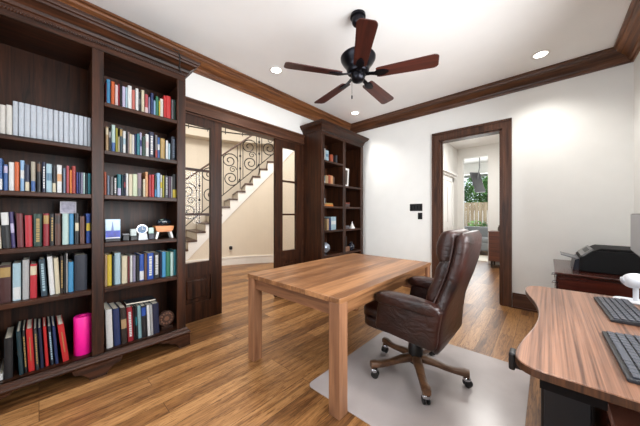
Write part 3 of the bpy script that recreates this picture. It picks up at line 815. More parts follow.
disc(MB(), (.616, Z4+.092), .034, -2.690, -2.6885).build('dial', plain('blue_dial', (58, 92, 128), .2, var=.25, scale=50), cs)
MB().box(-2.6885, -2.687, .615, .617, Z4+.092, Z4+.118).box(-2.6885, -2.687, .616, .634, Z4+.091, Z4+.093).build('hands', M_white, cs)
t = thing('glass_award', 'small mint glass award on a dark cube between clock and wooden stand', 'award', (-2.69, .685, Z4))
MB().box(-2.72, -2.67, .662, .706, Z4, Z4+.05, .003).build('foot', plain('dark_blue_foot', (22, 24, 48), .3), t)
MB().box(-2.71, -2.68, .664, .704, Z4+.05, Z4+.105, .004).build('block', plain('mint_glass', (178, 204, 196), .12, var=.1), t)
t = thing('wooden_stand', 'orange wood display stand on white splayed feet, right end of ornament shelf', 'stand', (-2.70, .78, Z4))
MB().prism([(.714, Z4+.118), (.868, Z4+.118), (.868, Z4+.108), (.858, Z4+.075), (.845, Z4+.062), (.735, Z4+.062), (.722, Z4+.078), (.714, Z4+.108)], lambda u, v: (-2.76, u, v), lambda u, v: (-2.67, u, v)).build('top_board', wood('orange_wood', (176, 100, 48), (222, 148, 86), 'y', .4), t)
for a, b in ((.738, .722), (.842, .858)):
    MB().prism([(a-.009, Z4+.064), (a+.009, Z4+.064), (b+.008, Z4), (b-.008, Z4)], lambda u, v: (-2.75, u, v), lambda u, v: (-2.675, u, v)).build('foot', M_white, t)
t = thing('glass_paperweight', 'dark iridescent glass ornament lying on the orange wooden stand', 'ornament', (-2.715, .80, Z4+.119))
MB().sbox((-2.715, .795, Z4+.119+.034), (.04, .062, .034), 2.2, 8, None, lambda q: Vector((q.x, q.y, q.z*(1-.25*abs(q.y)/.062)))).build('body', plain('dark_iridescent_glass', (24, 34, 44), .1, var=.5, scale=22, coat=.5), t, smooth=True)
t['label'] = 'dark glossy ornament resting on top of the orange wooden stand'
MB().sbox((-2.695, .775, Z4+.119+.052), (.012, .02, .012), 2, 5).build('pale_facet', plain('pale_green_glass', (92, 112, 104), .15), t, smooth=True)
# bottom of the right bay
Z6 = .1654
t = thing('carved_plaque', 'round brown carved plaque on a small foot, bottom of right bay', 'plaque', (-2.70, .80, Z6))
MB().box(-2.75, -2.68, .765, .865, Z6, Z6+.03, .004).build('foot', M_dy, t)
pl = disc(MB(), (.815, Z6+.098), .068, -2.735, -2.705, 36).build('disc', plain('carved_brown', (66, 42, 32), .45), t, smooth=40)
mb = MB()
for i in range(12):
    a = 2*PI*i/12; mb.sbox((-2.703, .815+.047*math.cos(a), Z6+.098+.047*math.sin(a)), (.006, .009, .009), 2, 3)
disc(mb, (.815, Z6+.098), .02, -2.705, -2.698)
mb.build('rosette', plain('bronze_relief', (120, 82, 62), .4), pl, smooth=True)
t = thing('notebook', 'slim dark notebook lying flat across the tops of bottom right bay books', 'notebook', (-2.72, .63, .455))
e_ = Matrix.Translation((-2.75, .61, .470)) @ Matrix.Rotation(R_(-3), 4, 'X')
MB().box(-.07, .07, -.11, .11, 0, .003, M=e_).box(-.07, .07, -.11, .11, .013, .016, M=e_).box(-.07, -.066, -.11, .11, .003, .013, M=e_).build('cover', bmat('charcoal'), t)
MB().box(-.065, .066, -.107, .107, .0032, .0128, M=e_).build('pages', M_page, t)

# ---------------------------------------------------------------- contents of the corner bookcase
XS2 = -2.70
def small_book(y0, w, h, z, desc, col, spec, dep=.15, grp='books in the corner bookcase'):
    return make_book(y0, w, h, 0, dep, XS2, z+.0004, desc, col, spec, desc, grp)
small_book(3.075, .055, .20, B2['a'], 'tall white book at the left of the corner bookcase top shelf', 'white', '')
small_book(3.14, .075, .175, B2['a'], 'pale blue book beside the white one, corner bookcase top shelf', 'paleblue', 'm:steel')
small_book(3.262, .07, .13, B2['a'], 'short orange book on the top shelf of the corner bookcase', 'rust', '')
small_book(3.40, .05, .14, B2['a'], 'thin dark grey book at the right of the corner bookcase top shelf', 'charcoal', '')
small_book(3.075, .05, .12, B2['b'], 'short sage green book on the second shelf of the corner bookcase', 'paleteal', 'b:white')
small_book(3.13, .075, .135, B2['b'], 'tan book on the second shelf of the corner bookcase', 'tan', '')
small_book(3.21, .055, .15, B2['b'], 'amber brown book next to the tan one, corner bookcase second shelf', 'rust', '')
small_book(3.268, .055, .145, B2['b'], 'orange tan book, third of the warm books in corner bookcase second shelf', 'peach', '')
small_book(3.326, .04, .13, B2['b'], 'dark brown book at the right of the corner bookcase second shelf', 'brown', '')
small_book(3.17, .05, .19, B2['d'], 'cream book left of the wide pale one, corner bookcase fourth shelf', 'tan', '')
small_book(3.225, .05, .2, B2['d'], 'dark blue book squeezed between cream and pale books, corner bookcase fourth shelf', 'navyblue', '')
small_book(3.28, .13, .22, B2['d'], 'wide pale blue and white book, corner bookcase fourth shelf', 'paleblue', 'm:white')
z = B2['c']+.0004
for i, (col, a, b, h, d, lab) in enumerate((('amber', 3.13, 3.33, .028, .15, 'yellow tan book lying at the bottom of the stack, corner bookcase third shelf'),
                                         ('gold', 3.14, 3.32, .024, .14, 'pale gold book lying on the yellow tan one, corner bookcase third shelf'))):
    o = MB().box(XS2-d, XS2, a, b, 0+z, z+.003).box(XS2-d, XS2, a, b, z+h-.003, z+h).box(XS2-.004, XS2+.002, a, b, z, z+h).build('book', bmat(col), None, off=(XS2, (a+b)/2, z))
    tag(o, lab, 'book', 'books in the corner bookcase'); o['_off'] = (XS2, (a+b)/2, z)
    MB().box(XS2-d+.004, XS2-.005, a+.004, b-.004, z+.0032, z+h-.0032).build('pages', M_page, o)
    z += h+.0004
small_book(3.07, .05, .125, B2['c'], 'white book upright left of the stack, corner bookcase third shelf', 'white', 'b:peach')
t = thing('figurine', 'small dark figurine on the book stack, corner bookcase third shelf', 'figurine', (-2.77, 3.19, z))
MB().lathe([(.001, z), (.03, z), (.032, z+.01), (.018, z+.03), (.026, z+.06), (.02, z+.08), (.008, z+.088), (.018, z+.105), (.013, z+.122), (.001, z+.126)], (-2.77, 3.19), 20).build('body', plain('dark_bronze_fig', (52, 50, 54), .35, metal=.4), t, smooth=True)
ze = B2['e']+.0004
t = thing('globe', 'silver glass globe on a small stand, lowest left shelf of the corner bookcase', 'globe', (-2.74, 3.16, ze))
MB().lathe([(.001, ze), (.05, ze), (.052, ze+.012), (.03, ze+.02), (.02, ze+.03), (.001, ze+.03)], (-2.74, 3.16), 28).build('stand', M_chrome, t, smooth=40)
MB().sbox((-2.74, 3.16, ze+.115), (.088, .088, .088), 2, 12).build('ball', plain('silver_globe', (150, 160, 172), .18, metal=.5, var=.5, scale=16), t, smooth=True)
zb = B2['b']+.0004
t = thing('framed_photo', 'white picture frame standing on the corner bookcase, upper right bay', 'picture frame', (-2.72, 3.70, zb))
F_ = Matrix.Translation((-2.72, 3.715, zb)) @ Matrix.Rotation(R_(3), 4, 'Y')
mb = MB()
for (a, b, c, d) in ((-.085, -.05, 0, .33), (.05, .085, 0, .33), (-.05, .05, 0, .035), (-.05, .05, .295, .33)): mb.box(-.022, 0, a, b, c, d, .003, M=F_)
mb.build('frame', M_white, t)
MB().box(-.018, -.008, -.05, .05, .035, .295, M=F_).build('picture', plain('dark_photo', (62, 50, 44), .3, var=.5, scale=14), t)
zc = B2['c']+.0004
t = thing('wooden_box', 'red brown wooden box with a lid, third shelf of corner right bay', 'box', (-2.74, 3.73, zc))
MB().box(-2.82, -2.69, 3.64, 3.80, zc, zc+.055, .004).build('body', M_cherry, t)
MB().box(-2.823, -2.687, 3.637, 3.803, zc+.056, zc+.08, .005).build('lid', plain('brick_lid', (120, 54, 38), .35), t)
zd = B2['d']+.0004
t = thing('ornament_box', 'low grey ornament box beside the white cone, corner right bay', 'ornament', (-2.73, 3.68, zd))
MB().box(-2.79, -2.69, 3.635, 3.80, zd, zd+.055, .006).build('body', plain('pewter', (104, 104, 110), .35, metal=.4), t)
MB().lathe([(.001, zd+.055), (.03, zd+.055), (.024, zd+.08), (.03, zd+.11), (.012, zd+.13), (.001, zd+.132)], (-2.74, 3.69), 20).build('finial', M_grey, t, smooth=True)
t = thing('cone_ornament', 'small white cone ornament on the fourth shelf of corner right bay', 'ornament', (-2.71, 3.90, zd))
MB().lathe([(.001, zd), (.052, zd), (.05, zd+.008), (.004, zd+.115), (.001, zd+.118)], (-2.71, 3.905), 28).build('cone', M_white, t, smooth=40)
MB().lathe([(.001, zd+.117), (.007, zd+.119), (.006, zd+.128), (.001, zd+.131)], (-2.71, 3.905), 12).build('tip', M_chrome, t, smooth=True)
t = thing('candle_holder', 'brown box candle holder with a slim dark stem, corner right bay bottom', 'candle holder', (-2.71, 3.72, ze))
MB().box(-2.75, -2.68, 3.66, 3.79, ze, ze+.085, .005).build('base', plain('caramel_base', (120, 84, 62), .4), t)
MB().cyl((-2.715, 3.725), .011, ze+.085, ze+.27, 12, .007).build('stem', M_black, t)
t = thing('dark_vase', 'round dark vase beside the brown candle holder, corner right bay bottom', 'vase', (-2.72, 3.88, ze))
MB().lathe([(.001, ze), (.03, ze), (.058, ze+.035), (.066, ze+.07), (.05, ze+.11), (.022, ze+.135), (.026, ze+.15), (.02, ze+.15), (.016, ze+.135), (.001, ze+.13)], (-2.72, 3.885), 28).build('body', plain('dark_glaze', (34, 38, 48), .2), t, smooth=True)
MB().lathe([(.0245, ze+.147), (.0285, ze+.15), (.0245, ze+.153), (.019, ze+.15)], (-2.72, 3.885), 28).build('rim', M_grey, t, smooth=True)
# ---------------------------------------------------------------- table
TX0, TX1, TY0, TY1, TZ = -1.945, -.935, 1.215, 2.825, .74
t = thing('work_table', 'large acacia wood table with square legs in the room centre', 'table', ((TX0+TX1)/2, (TY0+TY1)/2, 0))
MB().box(TX0, TX1, TY0, TY1, TZ-.034, TZ, .003, 2).build('tabletop', M_tab, t)
LG = .086
for x in (TX0+.004, TX1-LG-.004):
    for y in (TY0+.004, TY1-LG-.004): MB().box(x, x+LG, y, y+LG, 0, TZ-.034, .004, 2).build('leg', M_tabz, t)
for y in (TY0+.03, TY1-.052): MB().box(TX0+LG+.004, TX1-LG-.004, y, y+.022, TZ-.125, TZ-.034).build('apron', M_tabx, t)
for x in (TX0+.03, TX1-.052): MB().box(x, x+.022, TY0+LG+.004, TY1-LG-.004, TZ-.125, TZ-.034).build('apron', M_tab, t)

# ---------------------------------------------------------------- chair mat
def rrect(x0, x1, y0, y1, r, n=6):
    pts = []
    for cx, cy, a0 in ((x1-r, y1-r, 0), (x0+r, y1-r, 90), (x0+r, y0+r, 180), (x1-r, y0+r, 270)):
        for i in range(n+1):
            a = R_(a0+90*i/n); pts.append((cx+r*math.cos(a), cy+r*math.sin(a)))
    return pts
M_mat = plain('frosted_vinyl', (178, 169, 167), .24, var=.05, scale=5, spec=.5)
_n = M_mat.node_tree; _b = _n.nodes['Principled BSDF']; _t = _n.nodes.new('ShaderNodeBsdfTransparent'); _x = _n.nodes.new('ShaderNodeMixShader')
_x.inputs[0].default_value = .2; _n.links.new(_b.outputs[0], _x.inputs[1]); _n.links.new(_t.outputs[0], _x.inputs[2])
_n.links.new(_x.outputs[0], _n.nodes['Material Output'].inputs['Surface'])
mt = MB().prism(rrect(-1.315, -.10, 1.315, 2.655, .05), lambda u, v: (u, v, .0005), lambda u, v: (u, v, .004)).build('chair_mat', M_mat, None, off=(-.7, 2.0, 0), bevel=.0015)
tag(mt, 'frosted grey vinyl chair mat on the wood floor under the leather chair', 'chair mat')

# ---------------------------------------------------------------- leather desk chair (built facing -x)
CX, CY = -.776, 1.988
ch = thing('office_chair', 'dark brown leather executive chair on a five-leg wooden base', 'chair', (CX, CY, .0), local=True)
for i in range(5):
    a = R_(14+72*i+.5)
    M = Matrix.Rotation(a, 4, 'Z')
    # curved wooden leg, seen from the side a flat swan neck
    prof = [(.03, .132, .058), (.08, .132, .056), (.14, .124, .046), (.21, .108, .038), (.28, .101, .038), (.335, .105, .048), (.368, .103, .046)]
    rings = []
    for j, (r, z, h) in enumerate(prof):
        w = (.034, .031, .028, .026, .026, .030, .024)[j]
        rings.append([M @ Vector((r+.0, w*sx, z+h/2*sz)) for sx, sz in ((-1, -.6), (-.6, -1), (.6, -1), (1, -.6), (1, .6), (.6, 1), (-.6, 1), (-1, .6))])
    lg = MB().ring_surface(rings).build('leg', M_oakleg, ch, smooth=50)
    cM = M @ Matrix.Translation((.345, 0, 0)) @ Matrix.Rotation(R_(25+40*i), 4, 'Z')
    mb = MB()
    for s in (-1, 1):
        rg = []
        for y, r in ((s*.008, .024), (s*.009, .028), (s*.020, .028), (s*.024, .022)):
            rg.append([cM @ Vector((.012+r*math.cos(2*PI*k/20), y, .0328+r*math.sin(2*PI*k/20))) for k in range(20)])
        mb.ring_surface(rg)
    ca = mb.build('caster', M_black, lg, smooth=40)
    mb = MB().sbox((0, 0, 0), (.024, .026, .018), 3, 6, cM @ Matrix.Translation((.006, 0, .062)))
    mb.tube([cM @ Vector((0, 0, .06)), cM @ Vector((0, 0, .1))], .007, 10)
    mb.build('caster_hood', M_chrome, lg, smooth=True)
MB().lathe([(.001, .085), (.034, .085), (.05, .095), (.056, .2), (.05, .245), (.042, .262), (.03, .27), (.03, .36), (.001, .36)], (0, 0), 28).build('hub', M_black, ch, smooth=35)
MB().box(-.15, .17, -.10, .10, .345, .375, .01, 2).box(-.2, -.12, -.2, .2, .355, .372, .004).build('tilt_mechanism', M_blacks, ch)
YH = .262
MB().sbox((-.075, 0, .418), (.265, .275, .05), 6, 8).build('seat_base', M_leather, ch, smooth=True)
MB().sbox((-.10, 0, .475), (.275, .25, .06), 4.5, 12, None, lambda q: Vector((q.x, q.y, q.z+.018*(1-(q.y/.25)**2)-.02*max(0, -q.x-.18)/.1))).build('seat_cushion', M_leather, ch, smooth=True)
for s in (-1, 1):
    # upholstered arm: flat side panel topped by a padded roll
    y = s*.300
    ap = MB().sbox((.055, y, .535), (.215, .036, .125), 9, 10, None,
                   lambda q: Vector((q.x+.02*q.z/.135, q.y*1.0, q.z-(.03 if q.z < -.05 else 0)*max(0, q.x+.1)/.3)))
    pa = ap.build('arm_panel', M_leather, ch, smooth=True)
    MB().sbox((.050, y-s*.002, .640), (.226, .054, .046), 4.0, 10, Matrix.Rotation(R_(2.0), 4, 'Y'),
              lambda q: Vector((q.x, q.y*(1-.12*max(0, q.x)/.25), q.z+.012*(1-(q.x/.222)**2)))).build('arm_pad', M_leather, ch, smooth=True)
# back: slab shell with an S-curved side view, padded cushions in front
def spine(z):
    t = max(0.0, (z-.36)/.78)
    return .225+.04*t+.105*t**1.5-.02*math.sin(t*PI*2)
def slab(zs, half, thick, xoff, n=5.0, m=28):
    rings = []
    for i, z in enumerate(zs):
        u = (i/(len(zs)-1))*2-1
        k = (1-abs(u)**8)**(1/4.0) if abs(u) < 1 else .0
        k = max(k, .30)
        w = half(z)*(.86+.14*k); th = thick(z)*max(k, .35)
        r = []
        for j in range(m):
            a = 2*PI*j/m; c, s_ = math.cos(a), math.sin(a)
            px = math.copysign(abs(c)**(2/n), c); py = math.copysign(abs(s_)**(2/n), s_)
            r.append(Vector((spine(z)+xoff+px*th, py*w, z)))
        rings.append(r)
    return rings
N_ = 26
zs = [.35+.785*i/N_ for i in range(N_+1)]
sh = MB().ring_surface(slab(zs, lambda z: .305-.05*min(1, max(0, (z-.55)/.2))-.01*max(0, (z-.75)/.4), lambda z: .046, .012)).build('back_shell', M_leather, ch, smooth=60)
for s in (-1, 1):
    mb = MB()
    mb.tube([(spine(z)+.012-.044, s*(.305-.05*min(1, max(0, (z-.55)/.2))-.01*max(0, (z-.75)/.4)-.006), z) for z in [.42+.68*i/20 for i in range(21)]], .0055, 6)
    mb.build('piping', M_leather, sh, smooth=True)
zs = [.50+.46*i/N_ for i in range(N_+1)]
bc = MB().ring_surface(slab(zs, lambda z: .222, lambda z: .055+.012*math.sin((z-.5)/.46*PI*3)**2, -.062, 3.6)).build('back_cushion', M_leather, ch, smooth=60)
zs = [.93+.215*i/N_ for i in range(N_+1)]
MB().ring_surface(slab(zs, lambda z: .215, lambda z: .06+.034*math.sin((z-.93)/.215*PI), -.075, 2.8)).build('headrest', M_leather, ch, smooth=60)

# ---------------------------------------------------------------- standing desk against the right wall
DZ1, DTH = .745, .028
dk = thing('standing_desk', 'standing desk with striped wood top and scooped front edge on the right', 'desk', (.3, 1.7, 0))
out = [(.672, 1.085), (-.005, 1.085)]
def bez(p0, p1, p2, p3, n):
    return [tuple((1-t)**3*a+3*(1-t)**2*t*b+3*(1-t)*t*t*c+t**3*d for a, b, c, d in zip(p0, p1, p2, p3)) for t in [i/n for i in range(1, n+1)]]
out += bez((-.005, 1.085), (-.06, 1.085), (-.088, 1.12), (-.088, 1.18), 8)
out += bez((-.088, 1.18), (-.088, 1.32), (-.034, 1.46), (-.034, 1.70), 14)
out += bez((-.034, 1.70), (-.034, 1.95), (-.10, 2.05), (-.113, 2.22), 14)
out += bez((-.113, 2.22), (-.120, 2.31), (-.10, 2.372), (-.03, 2.380), 8)
out += [(.672, 2.395)]
MB().prism(out, lambda u, v: (u, v, DZ1-DTH), lambda u, v: (u, v, DZ1)).build('desktop', M_desk, dk, bevel=.003)
eb = MB()
ring = [(Vector((x, y)),) for x, y in out]
pts = [Vector(p) for p in out]
cen = Vector((.3, 1.7))
for a, b in zip(pts[1:-2], pts[2:-1]): pass
eb = MB()
edge = pts[0:-1]
def nrm(i):
    a = edge[max(0, i-1)]; b = edge[min(len(edge)-1, i+1)]; d = (b-a).normalized(); return Vector((-d.y, d.x))*-1
o1 = [edge[i]+(-nrm(i))*.0 for i in range(len(edge))]
rg = []
for i in range(len(edge)):
    n_ = nrm(i); 
    # outward is away from the desk centre
    if n_.dot(edge[i]-cen) < 0: n_ = -n_
    p = edge[i]
    rg.append([Vector((p.x, p.y, DZ1-DTH+.001)), Vector((p.x+n_.x*.0012, p.y+n_.y*.0012, DZ1-DTH+.001)), Vector((p.x+n_.x*.0012, p.y+n_.y*.0012, DZ1-.003)), Vector((p.x, p.y, DZ1-.003))])
eb.ring_surface(rg); eb.build('edge_band', M_deske, dk)
for y in (2.0, 2.3):
    MB().box(.26, .34, y-.03, y+.03, .03, .67, .004).build('leg', M_blacks, dk)
    MB().box(.0, .62, y-.04, y+.04, .0, .03, .006).build('foot', M_blacks, dk)
    MB().box(.03, .60, y-.025, y+.025, .67, DZ1-DTH, .004).build('support_arm', M_blacks, dk)
MB().box(.25, .29, 1.11, 2.25, .68, .717).box(.32, .36, 1.11, 2.25, .68, .717).box(-.02, .13, 1.105, 1.145, .68, .717).build('frame_rail', M_blacks, dk)
cp = MB().box(-.092, -.045, 1.165, 1.205, DZ1-DTH-.03, DZ1-DTH, .006, 2).box(-.108, -.088, 1.158, 1.212, DZ1-DTH-.036, DZ1-.001, .006, 2).build('control_pad', M_black, dk)
# things under the desk
t = thing('computer_tower', 'black computer tower standing on the floor under the striped desk', 'computer', (.13, 1.65, 0))
MB().box(-.022, .135, 1.42, 1.93, .012, .60, .006, 2).build('case', M_black, t)
MB().box(-.012, .125, 1.409, 1.42, .03, .585, .004).build('side_cover', plain('dark_mesh', (30, 31, 34), .5), t)
for x in (.0, .11):
    for y in (1.45, 1.9): MB().cyl((x, y), .014, 0, .012, 12).build('foot', M_black, t)
t = thing('wooden_chest', 'low reddish brown wooden chest under the near end of the desk', 'chest', (.42, 1.35, 0))
MB().box(.152, .64, 1.0, 1.72, .03, .595).build('body', M_cherry, t)
MB().box(.146, .648, .99, 1.73, .595, .62, .004).build('lid', plain('faded_cherry', (128, 80, 64), .4, var=.08, scale=9), t)
for y in (1.03, 1.65):
    for x in (.165, .59): MB().box(x, x+.04, y, y+.04, 0, .03).build('foot', M_cherry, t)
# ---------------------------------------------------------------- keyboards on the desk
def keyboard(label, cx, cy, rz, lx, ly, rows, cols):
    t = thing('keyboard', label, 'keyboard', (cx, cy, DZ1), rz=rz, local=True, group='keyboards on the desk')
    zf = lambda x: .012+.012*(x+lx/2)/lx
    MB().prism([(-lx/2, 0), (lx/2, 0), (lx/2, .022), (-lx/2, .011)], lambda u, v: (u, -ly/2, v+.0005), lambda u, v: (u, ly/2, v+.0005)).build('base', plain('keyboard_base', (34, 35, 40), .45), t, bevel=.003)
    mk = plain('key_plastic', (62, 64, 72), .5)
    for r in range(rows):
        for c in range(cols):
            if r == 0 and cols//3 <= c <= 2*cols//3:
                if c != cols//3: continue
                wy = (2*cols//3-cols//3+1)*(ly-.02)/cols
            else: wy = (ly-.02)/cols
            x = -lx/2+.01+(r+.5)*(lx-.02)/rows; y0 = ly/2-.01-c*(ly-.02)/cols
            hx = (lx-.02)/rows*.42
            z = .011+.011*(x+lx/2)/lx
            MB().box(x-hx, x+hx, y0-wy+.0015, y0-.0015, z, z+.006, .0015).build('key', mk, t)
    return t
keyboard('far black keyboard on the desk beside the white stand', .281, 2.03, R_(2), .135, .44, 5, 14)
keyboard('near black keyboard on the desk close to its front edge', .245, 1.40, R_(1), .14, .42, 5, 14)
# ---------------------------------------------------------------- monitor and white stand
t = thing('monitor', 'grey computer monitor seen nearly edge-on at the right of the desk', 'monitor', (.46, 2.06, DZ1), rz=R_(-4.5), local=True)
MB().box(-.118, -.098, -.30, .26, .295, .512, .004).build('housing', M_black, t)
MB().box(-.1195, -.118, -.296, .256, .305, .508).build('screen', plain('grey_screen', (142, 144, 150), .28, var=.02), t)
MB().box(-.095, -.065, -.04, .04, .01, .36, .006).build('neck', M_black, t)
MB().prism(rrect(-.075, .1, -.13, .13, .03), lambda u, v: (u, v, 0), lambda u, v: (u, v, .012)).build('base', M_blacks, t)
WX, WY = .365, 2.30
t = thing('phone_stand', 'small white stand with a tilted rounded head behind the far keyboard', 'stand', (WX, WY, DZ1))
MB().prism(rrect(WX-.075, WX+.08, WY-.06, WY+.06, .045), lambda u, v: (u, v, DZ1), lambda u, v: (u, v, DZ1+.012)).build('base', M_wplast, t, bevel=.004)
MB().tube([(WX+.012, WY, DZ1+.01), (WX+.012, WY, DZ1+.10)], .0115, 14).build('stem', M_wplast, t, smooth=40)
Mh = Matrix.Translation((WX+.008, WY, DZ1+.125)) @ Matrix.Rotation(R_(-12), 4, 'Y')
hd = MB().sbox((0, 0, 0), (.050, .05, .042), 2.2, 10, Mh).build('head', M_wplast, t, smooth=True)
MB().sbox((0, 0, 0), (.012, .030, .020), 2.2, 6, Mh @ Matrix.Translation((-.043, 0, .006))).build('grille', plain('pale_grille', (196, 200, 208), .6, var=.2, scale=300), hd, smooth=True)
# ---------------------------------------------------------------- cherry cabinet and printer by the back wall
KX0, KX1, KY0, KY1, KZ = .062, .66, 3.285, 4.26, .706
t = thing('file_cabinet', 'dark cherry wood cabinet under the printer in the back corner', 'cabinet', (.36, 3.77, 0))
MB().box(KX0+.012, KX1, KY0+.012, KY1, .04, KZ-.025).build('body', M_cherry, t)
MB().box(KX0-.012, KX1, KY0, KY1, KZ-.025, KZ, .006, 2).build('top', M_cherry, t)
MB().box(KX0+.03, KX1, KY0+.03, KY1, 0, .04).build('plinth', M_cherry, t)
for z0, z1 in ((.06, .355), (.375, .67)):
    for y0 in (KY0+.03, (KY0+KY1)/2+.01):
        y1 = y0+(KY1-KY0)/2-.05
        dr = MB().box(KX0-.004, KX0+.012, y0, y1, z0, z1, .004).build('drawer', M_cherry, t)
        ym, zm = (y0+y1)/2, (z0+z1)/2+.05
        MB().tube([(KX0-.004, ym-.05, zm), (KX0-.024, ym-.045, zm-.004), (KX0-.03, ym, zm-.02), (KX0-.024, ym+.045, zm-.004), (KX0-.004, ym+.05, zm)], .005, 8).box(KX0-.008, KX0-.003, ym-.06, ym+.06, zm-.035, zm+.02, .002).build('handle', M_chrome, dr, smooth=40)
PZ = KZ+.0005
t = thing('printer', 'black printer with a paper tray standing on the cherry cabinet', 'printer', (.40, 3.72, PZ))
py0, py1 = 3.50, 3.98
body = [(.205, PZ), (.64, PZ), (.64, PZ+.185), (.605, PZ+.205), (.30, PZ+.205), (.245, PZ+.155), (.205, PZ+.135)]
MB().prism(body, lambda u, v: (u+.025, py0, v), lambda u, v: (u+.025, py1, v)).build('body', plain('printer_black', (9, 9, 11), .55, spec=.25), t, bevel=.008)
MB().prism([(.30, PZ+.2055), (.61, PZ+.2055), (.60, PZ+.228), (.345, PZ+.231)], lambda u, v: (u+.025, py0+.01, v), lambda u, v: (u+.025, py1-.02, v)).build('scanner_lid', plain('lid_black', (10, 10, 12), .6, spec=.2), t, bevel=.006)
cpn = MB().prism([(.226, PZ+.142), (.300, PZ+.214), (.290, PZ+.224), (.214, PZ+.152)], lambda u, v: (u+.025, py0+.01, v), lambda u, v: (u+.025, py1-.06, v)).build('control_panel', plain('printer_grey', (128, 128, 128), .35), t)
MB().prism([(.243, PZ+.1812), (.274, PZ+.2117), (.2728, PZ+.2129), (.2418, PZ+.1824)], lambda u, v: (u+.025, py0+.06, v), lambda u, v: (u+.025, py1-.16, v)).build('display', M_black, cpn)
MB().prism([(.215, PZ+.09), (.075, PZ+.132), (.075, PZ+.140), (.215, PZ+.104)], lambda u, v: (u+.025, py0+.12, v), lambda u, v: (u+.025, py1-.1, v)).build('paper_tray', M_grey, t)
MB().prism([(.16, PZ), (.21, PZ), (.21, PZ+.12), (.175, PZ+.10)], lambda u, v: (u+.025, py0+.05, v), lambda u, v: (u+.025, py1-.05, v)).build('front_flap', plain('printer_navy', (24, 26, 40), .35), t)

# ---------------------------------------------------------------- switches on the back wall
def plate(x0, x1, z0, z1, lab, n):
    t = thing('light_switch', lab, 'switch', ((x0+x1)/2, YB, (z0+z1)/2))
    MB().box(x0, x1, YB-.008, YB, z0, z1, .003).build('plate', M_black, t)
    w = (x1-x0)/n
    for i in range(n):
        MB().box(x0+w*i+w*.3, x0+w*i+w*.7, YB-.012, YB-.008, z0+.03, z1-.03, .002).build('rocker', M_blacks, t)
plate(-1.775, -1.56, 1.318, 1.44, 'wide black four-gang switch plate on the white back wall', 4)
plate(-1.636, -1.562, 1.178, 1.288, 'small single black switch plate just under the wide one', 1)

# ---------------------------------------------------------------- ceiling fan
FX, FY, FZ = -1.277, 1.932, 2.507
t = thing('ceiling_fan', 'five-blade ceiling fan with mahogany blades and bronze motor', 'fan', (FX, FY, ZC-.002), local=True)
zz = -(ZC-.002-FZ)
MB().lathe([(.001, -.0), (.068, -.0), (.070, -.022), (.056, -.03), (.054, -.07), (.045, -.084), (.018, -.088), (.001, -.088)], (0, 0), 32).build('canopy', M_bronze, t, smooth=40)
MB().cyl((0, 0), .013, zz+.19, -.07, 16).build('downrod', M_bronze, t, smooth=40)
MB().lathe([(.001, zz+.195), (.05, zz+.195), (.09, zz+.188), (.148, zz+.178), (.158, zz+.165), (.156, zz+.148), (.14, zz+.12), (.118, zz+.09), (.10, zz+.06), (.102, zz+.045), (.092, zz+.025), (.06, zz+.015), (.001, zz+.015)], (0, 0), 40).build('motor_housing', M_bronze, t, smooth=40)
MB().lathe([(.001, zz+.02), (.062, zz+.02), (.064, zz-.015), (.05, zz-.045), (.03, zz-.055), (.001, zz-.058)], (0, 0), 32).build('switch_cup', M_bronze, t, smooth=40)
for i in range(5):
    M = Matrix.Rotation(R_(-123+72*i), 4, 'Z') @ Matrix.Translation((0, 0, zz)) @ Matrix.Rotation(R_(-12), 4, 'X')
    pts = []
    L0, L1 = .165, .665
    for k in range(9): pts.append((L0, -.05+.1*k/8))
    outl = [(L0, -.048), (L0+.02, -.056)]+[(L0+.02+(L1-.06-L0)*k/6, -.056-.016*k/6) for k in range(1, 7)]
    outl += [(L1-.04+.04*math.sin(R_(a)), -.072+.032-.032*math.cos(R_(a))) for a in (20, 45, 70, 90)]
    outl = outl+[(x, -y) for x, y in reversed(outl)]
    MB().prism(outl, lambda u, v: (u, v, -.003), lambda u, v: (u, v, .003)).build('blade', M_blade, t).matrix_basis = M
    b = MB()
    rings = []
    for r, w, z in ((.07, .022, .012), (.11, .016, .004), (.15, .018, -.005), (.18, .036, -.007), (.235, .03, -.007), (.262, .012, -.007), (.27, .003, -.007)):
        rings.append([M @ Vector((r, w*sx, z+.004*sz)) for sx, sz in ((-1, -1), (1, -1), (1, 1), (-1, 1))])
    b.ring_surface(rings); b.build('blade_bracket', M_bronze, t, smooth=40)
mb = MB().tube([(-.045, -.03, zz-.03), (-.045, -.03, zz-.17)], .0018, 6)
pc = mb.build('pull_chain', M_bronze, t)
MB().lathe([(.001, zz-.205), (.006, zz-.2), (.007, zz-.18), (.003, zz-.168), (.001, zz-.168)], (-.045, -.03), 12).build('pull_knob', M_bronze, pc, smooth=True)

# ---------------------------------------------------------------- recessed ceiling lights
M_lamp = plain('lamp_glow', (255, 248, 238), .5, emit=9.0)
def downlight(x, y, lab):
    t = thing('downlight', lab, 'ceiling light', (x, y, ZC), group='recessed ceiling lights')
    MB().lathe([(.058, ZC-.001), (.085, ZC-.001), (.088, ZC-.005), (.082, ZC-.008), (.06, ZC-.006), (.058, ZC-.001)], (x, y), 32, caps=False).build('trim_ring', M_white, t, smooth=40)
    MB().lathe([(.001, ZC-.003), (.06, ZC-.003), (.06, ZC-.001), (.001, ZC-.001)], (x, y), 32).build('lens', M_lamp, t)
    l = bpy.data.lights.new('downlight_lamp', 'SPOT'); l.energy = LAMP_W; l.spot_size = R_(125); l.spot_blend = .9; l.shadow_soft_size = .07; l.color = (1, .965, .91)
    o = bpy.data.objects.new('downlight_lamp', l); COL.objects.link(o); o.location = (x, y, ZC-.03)
LAMP_W = 48
downlight(-2.52, 1.98, 'recessed ceiling light left of the fan above the large bookcase')
downlight(-.06, 3.78, 'recessed ceiling light at the right near the back corner crown')
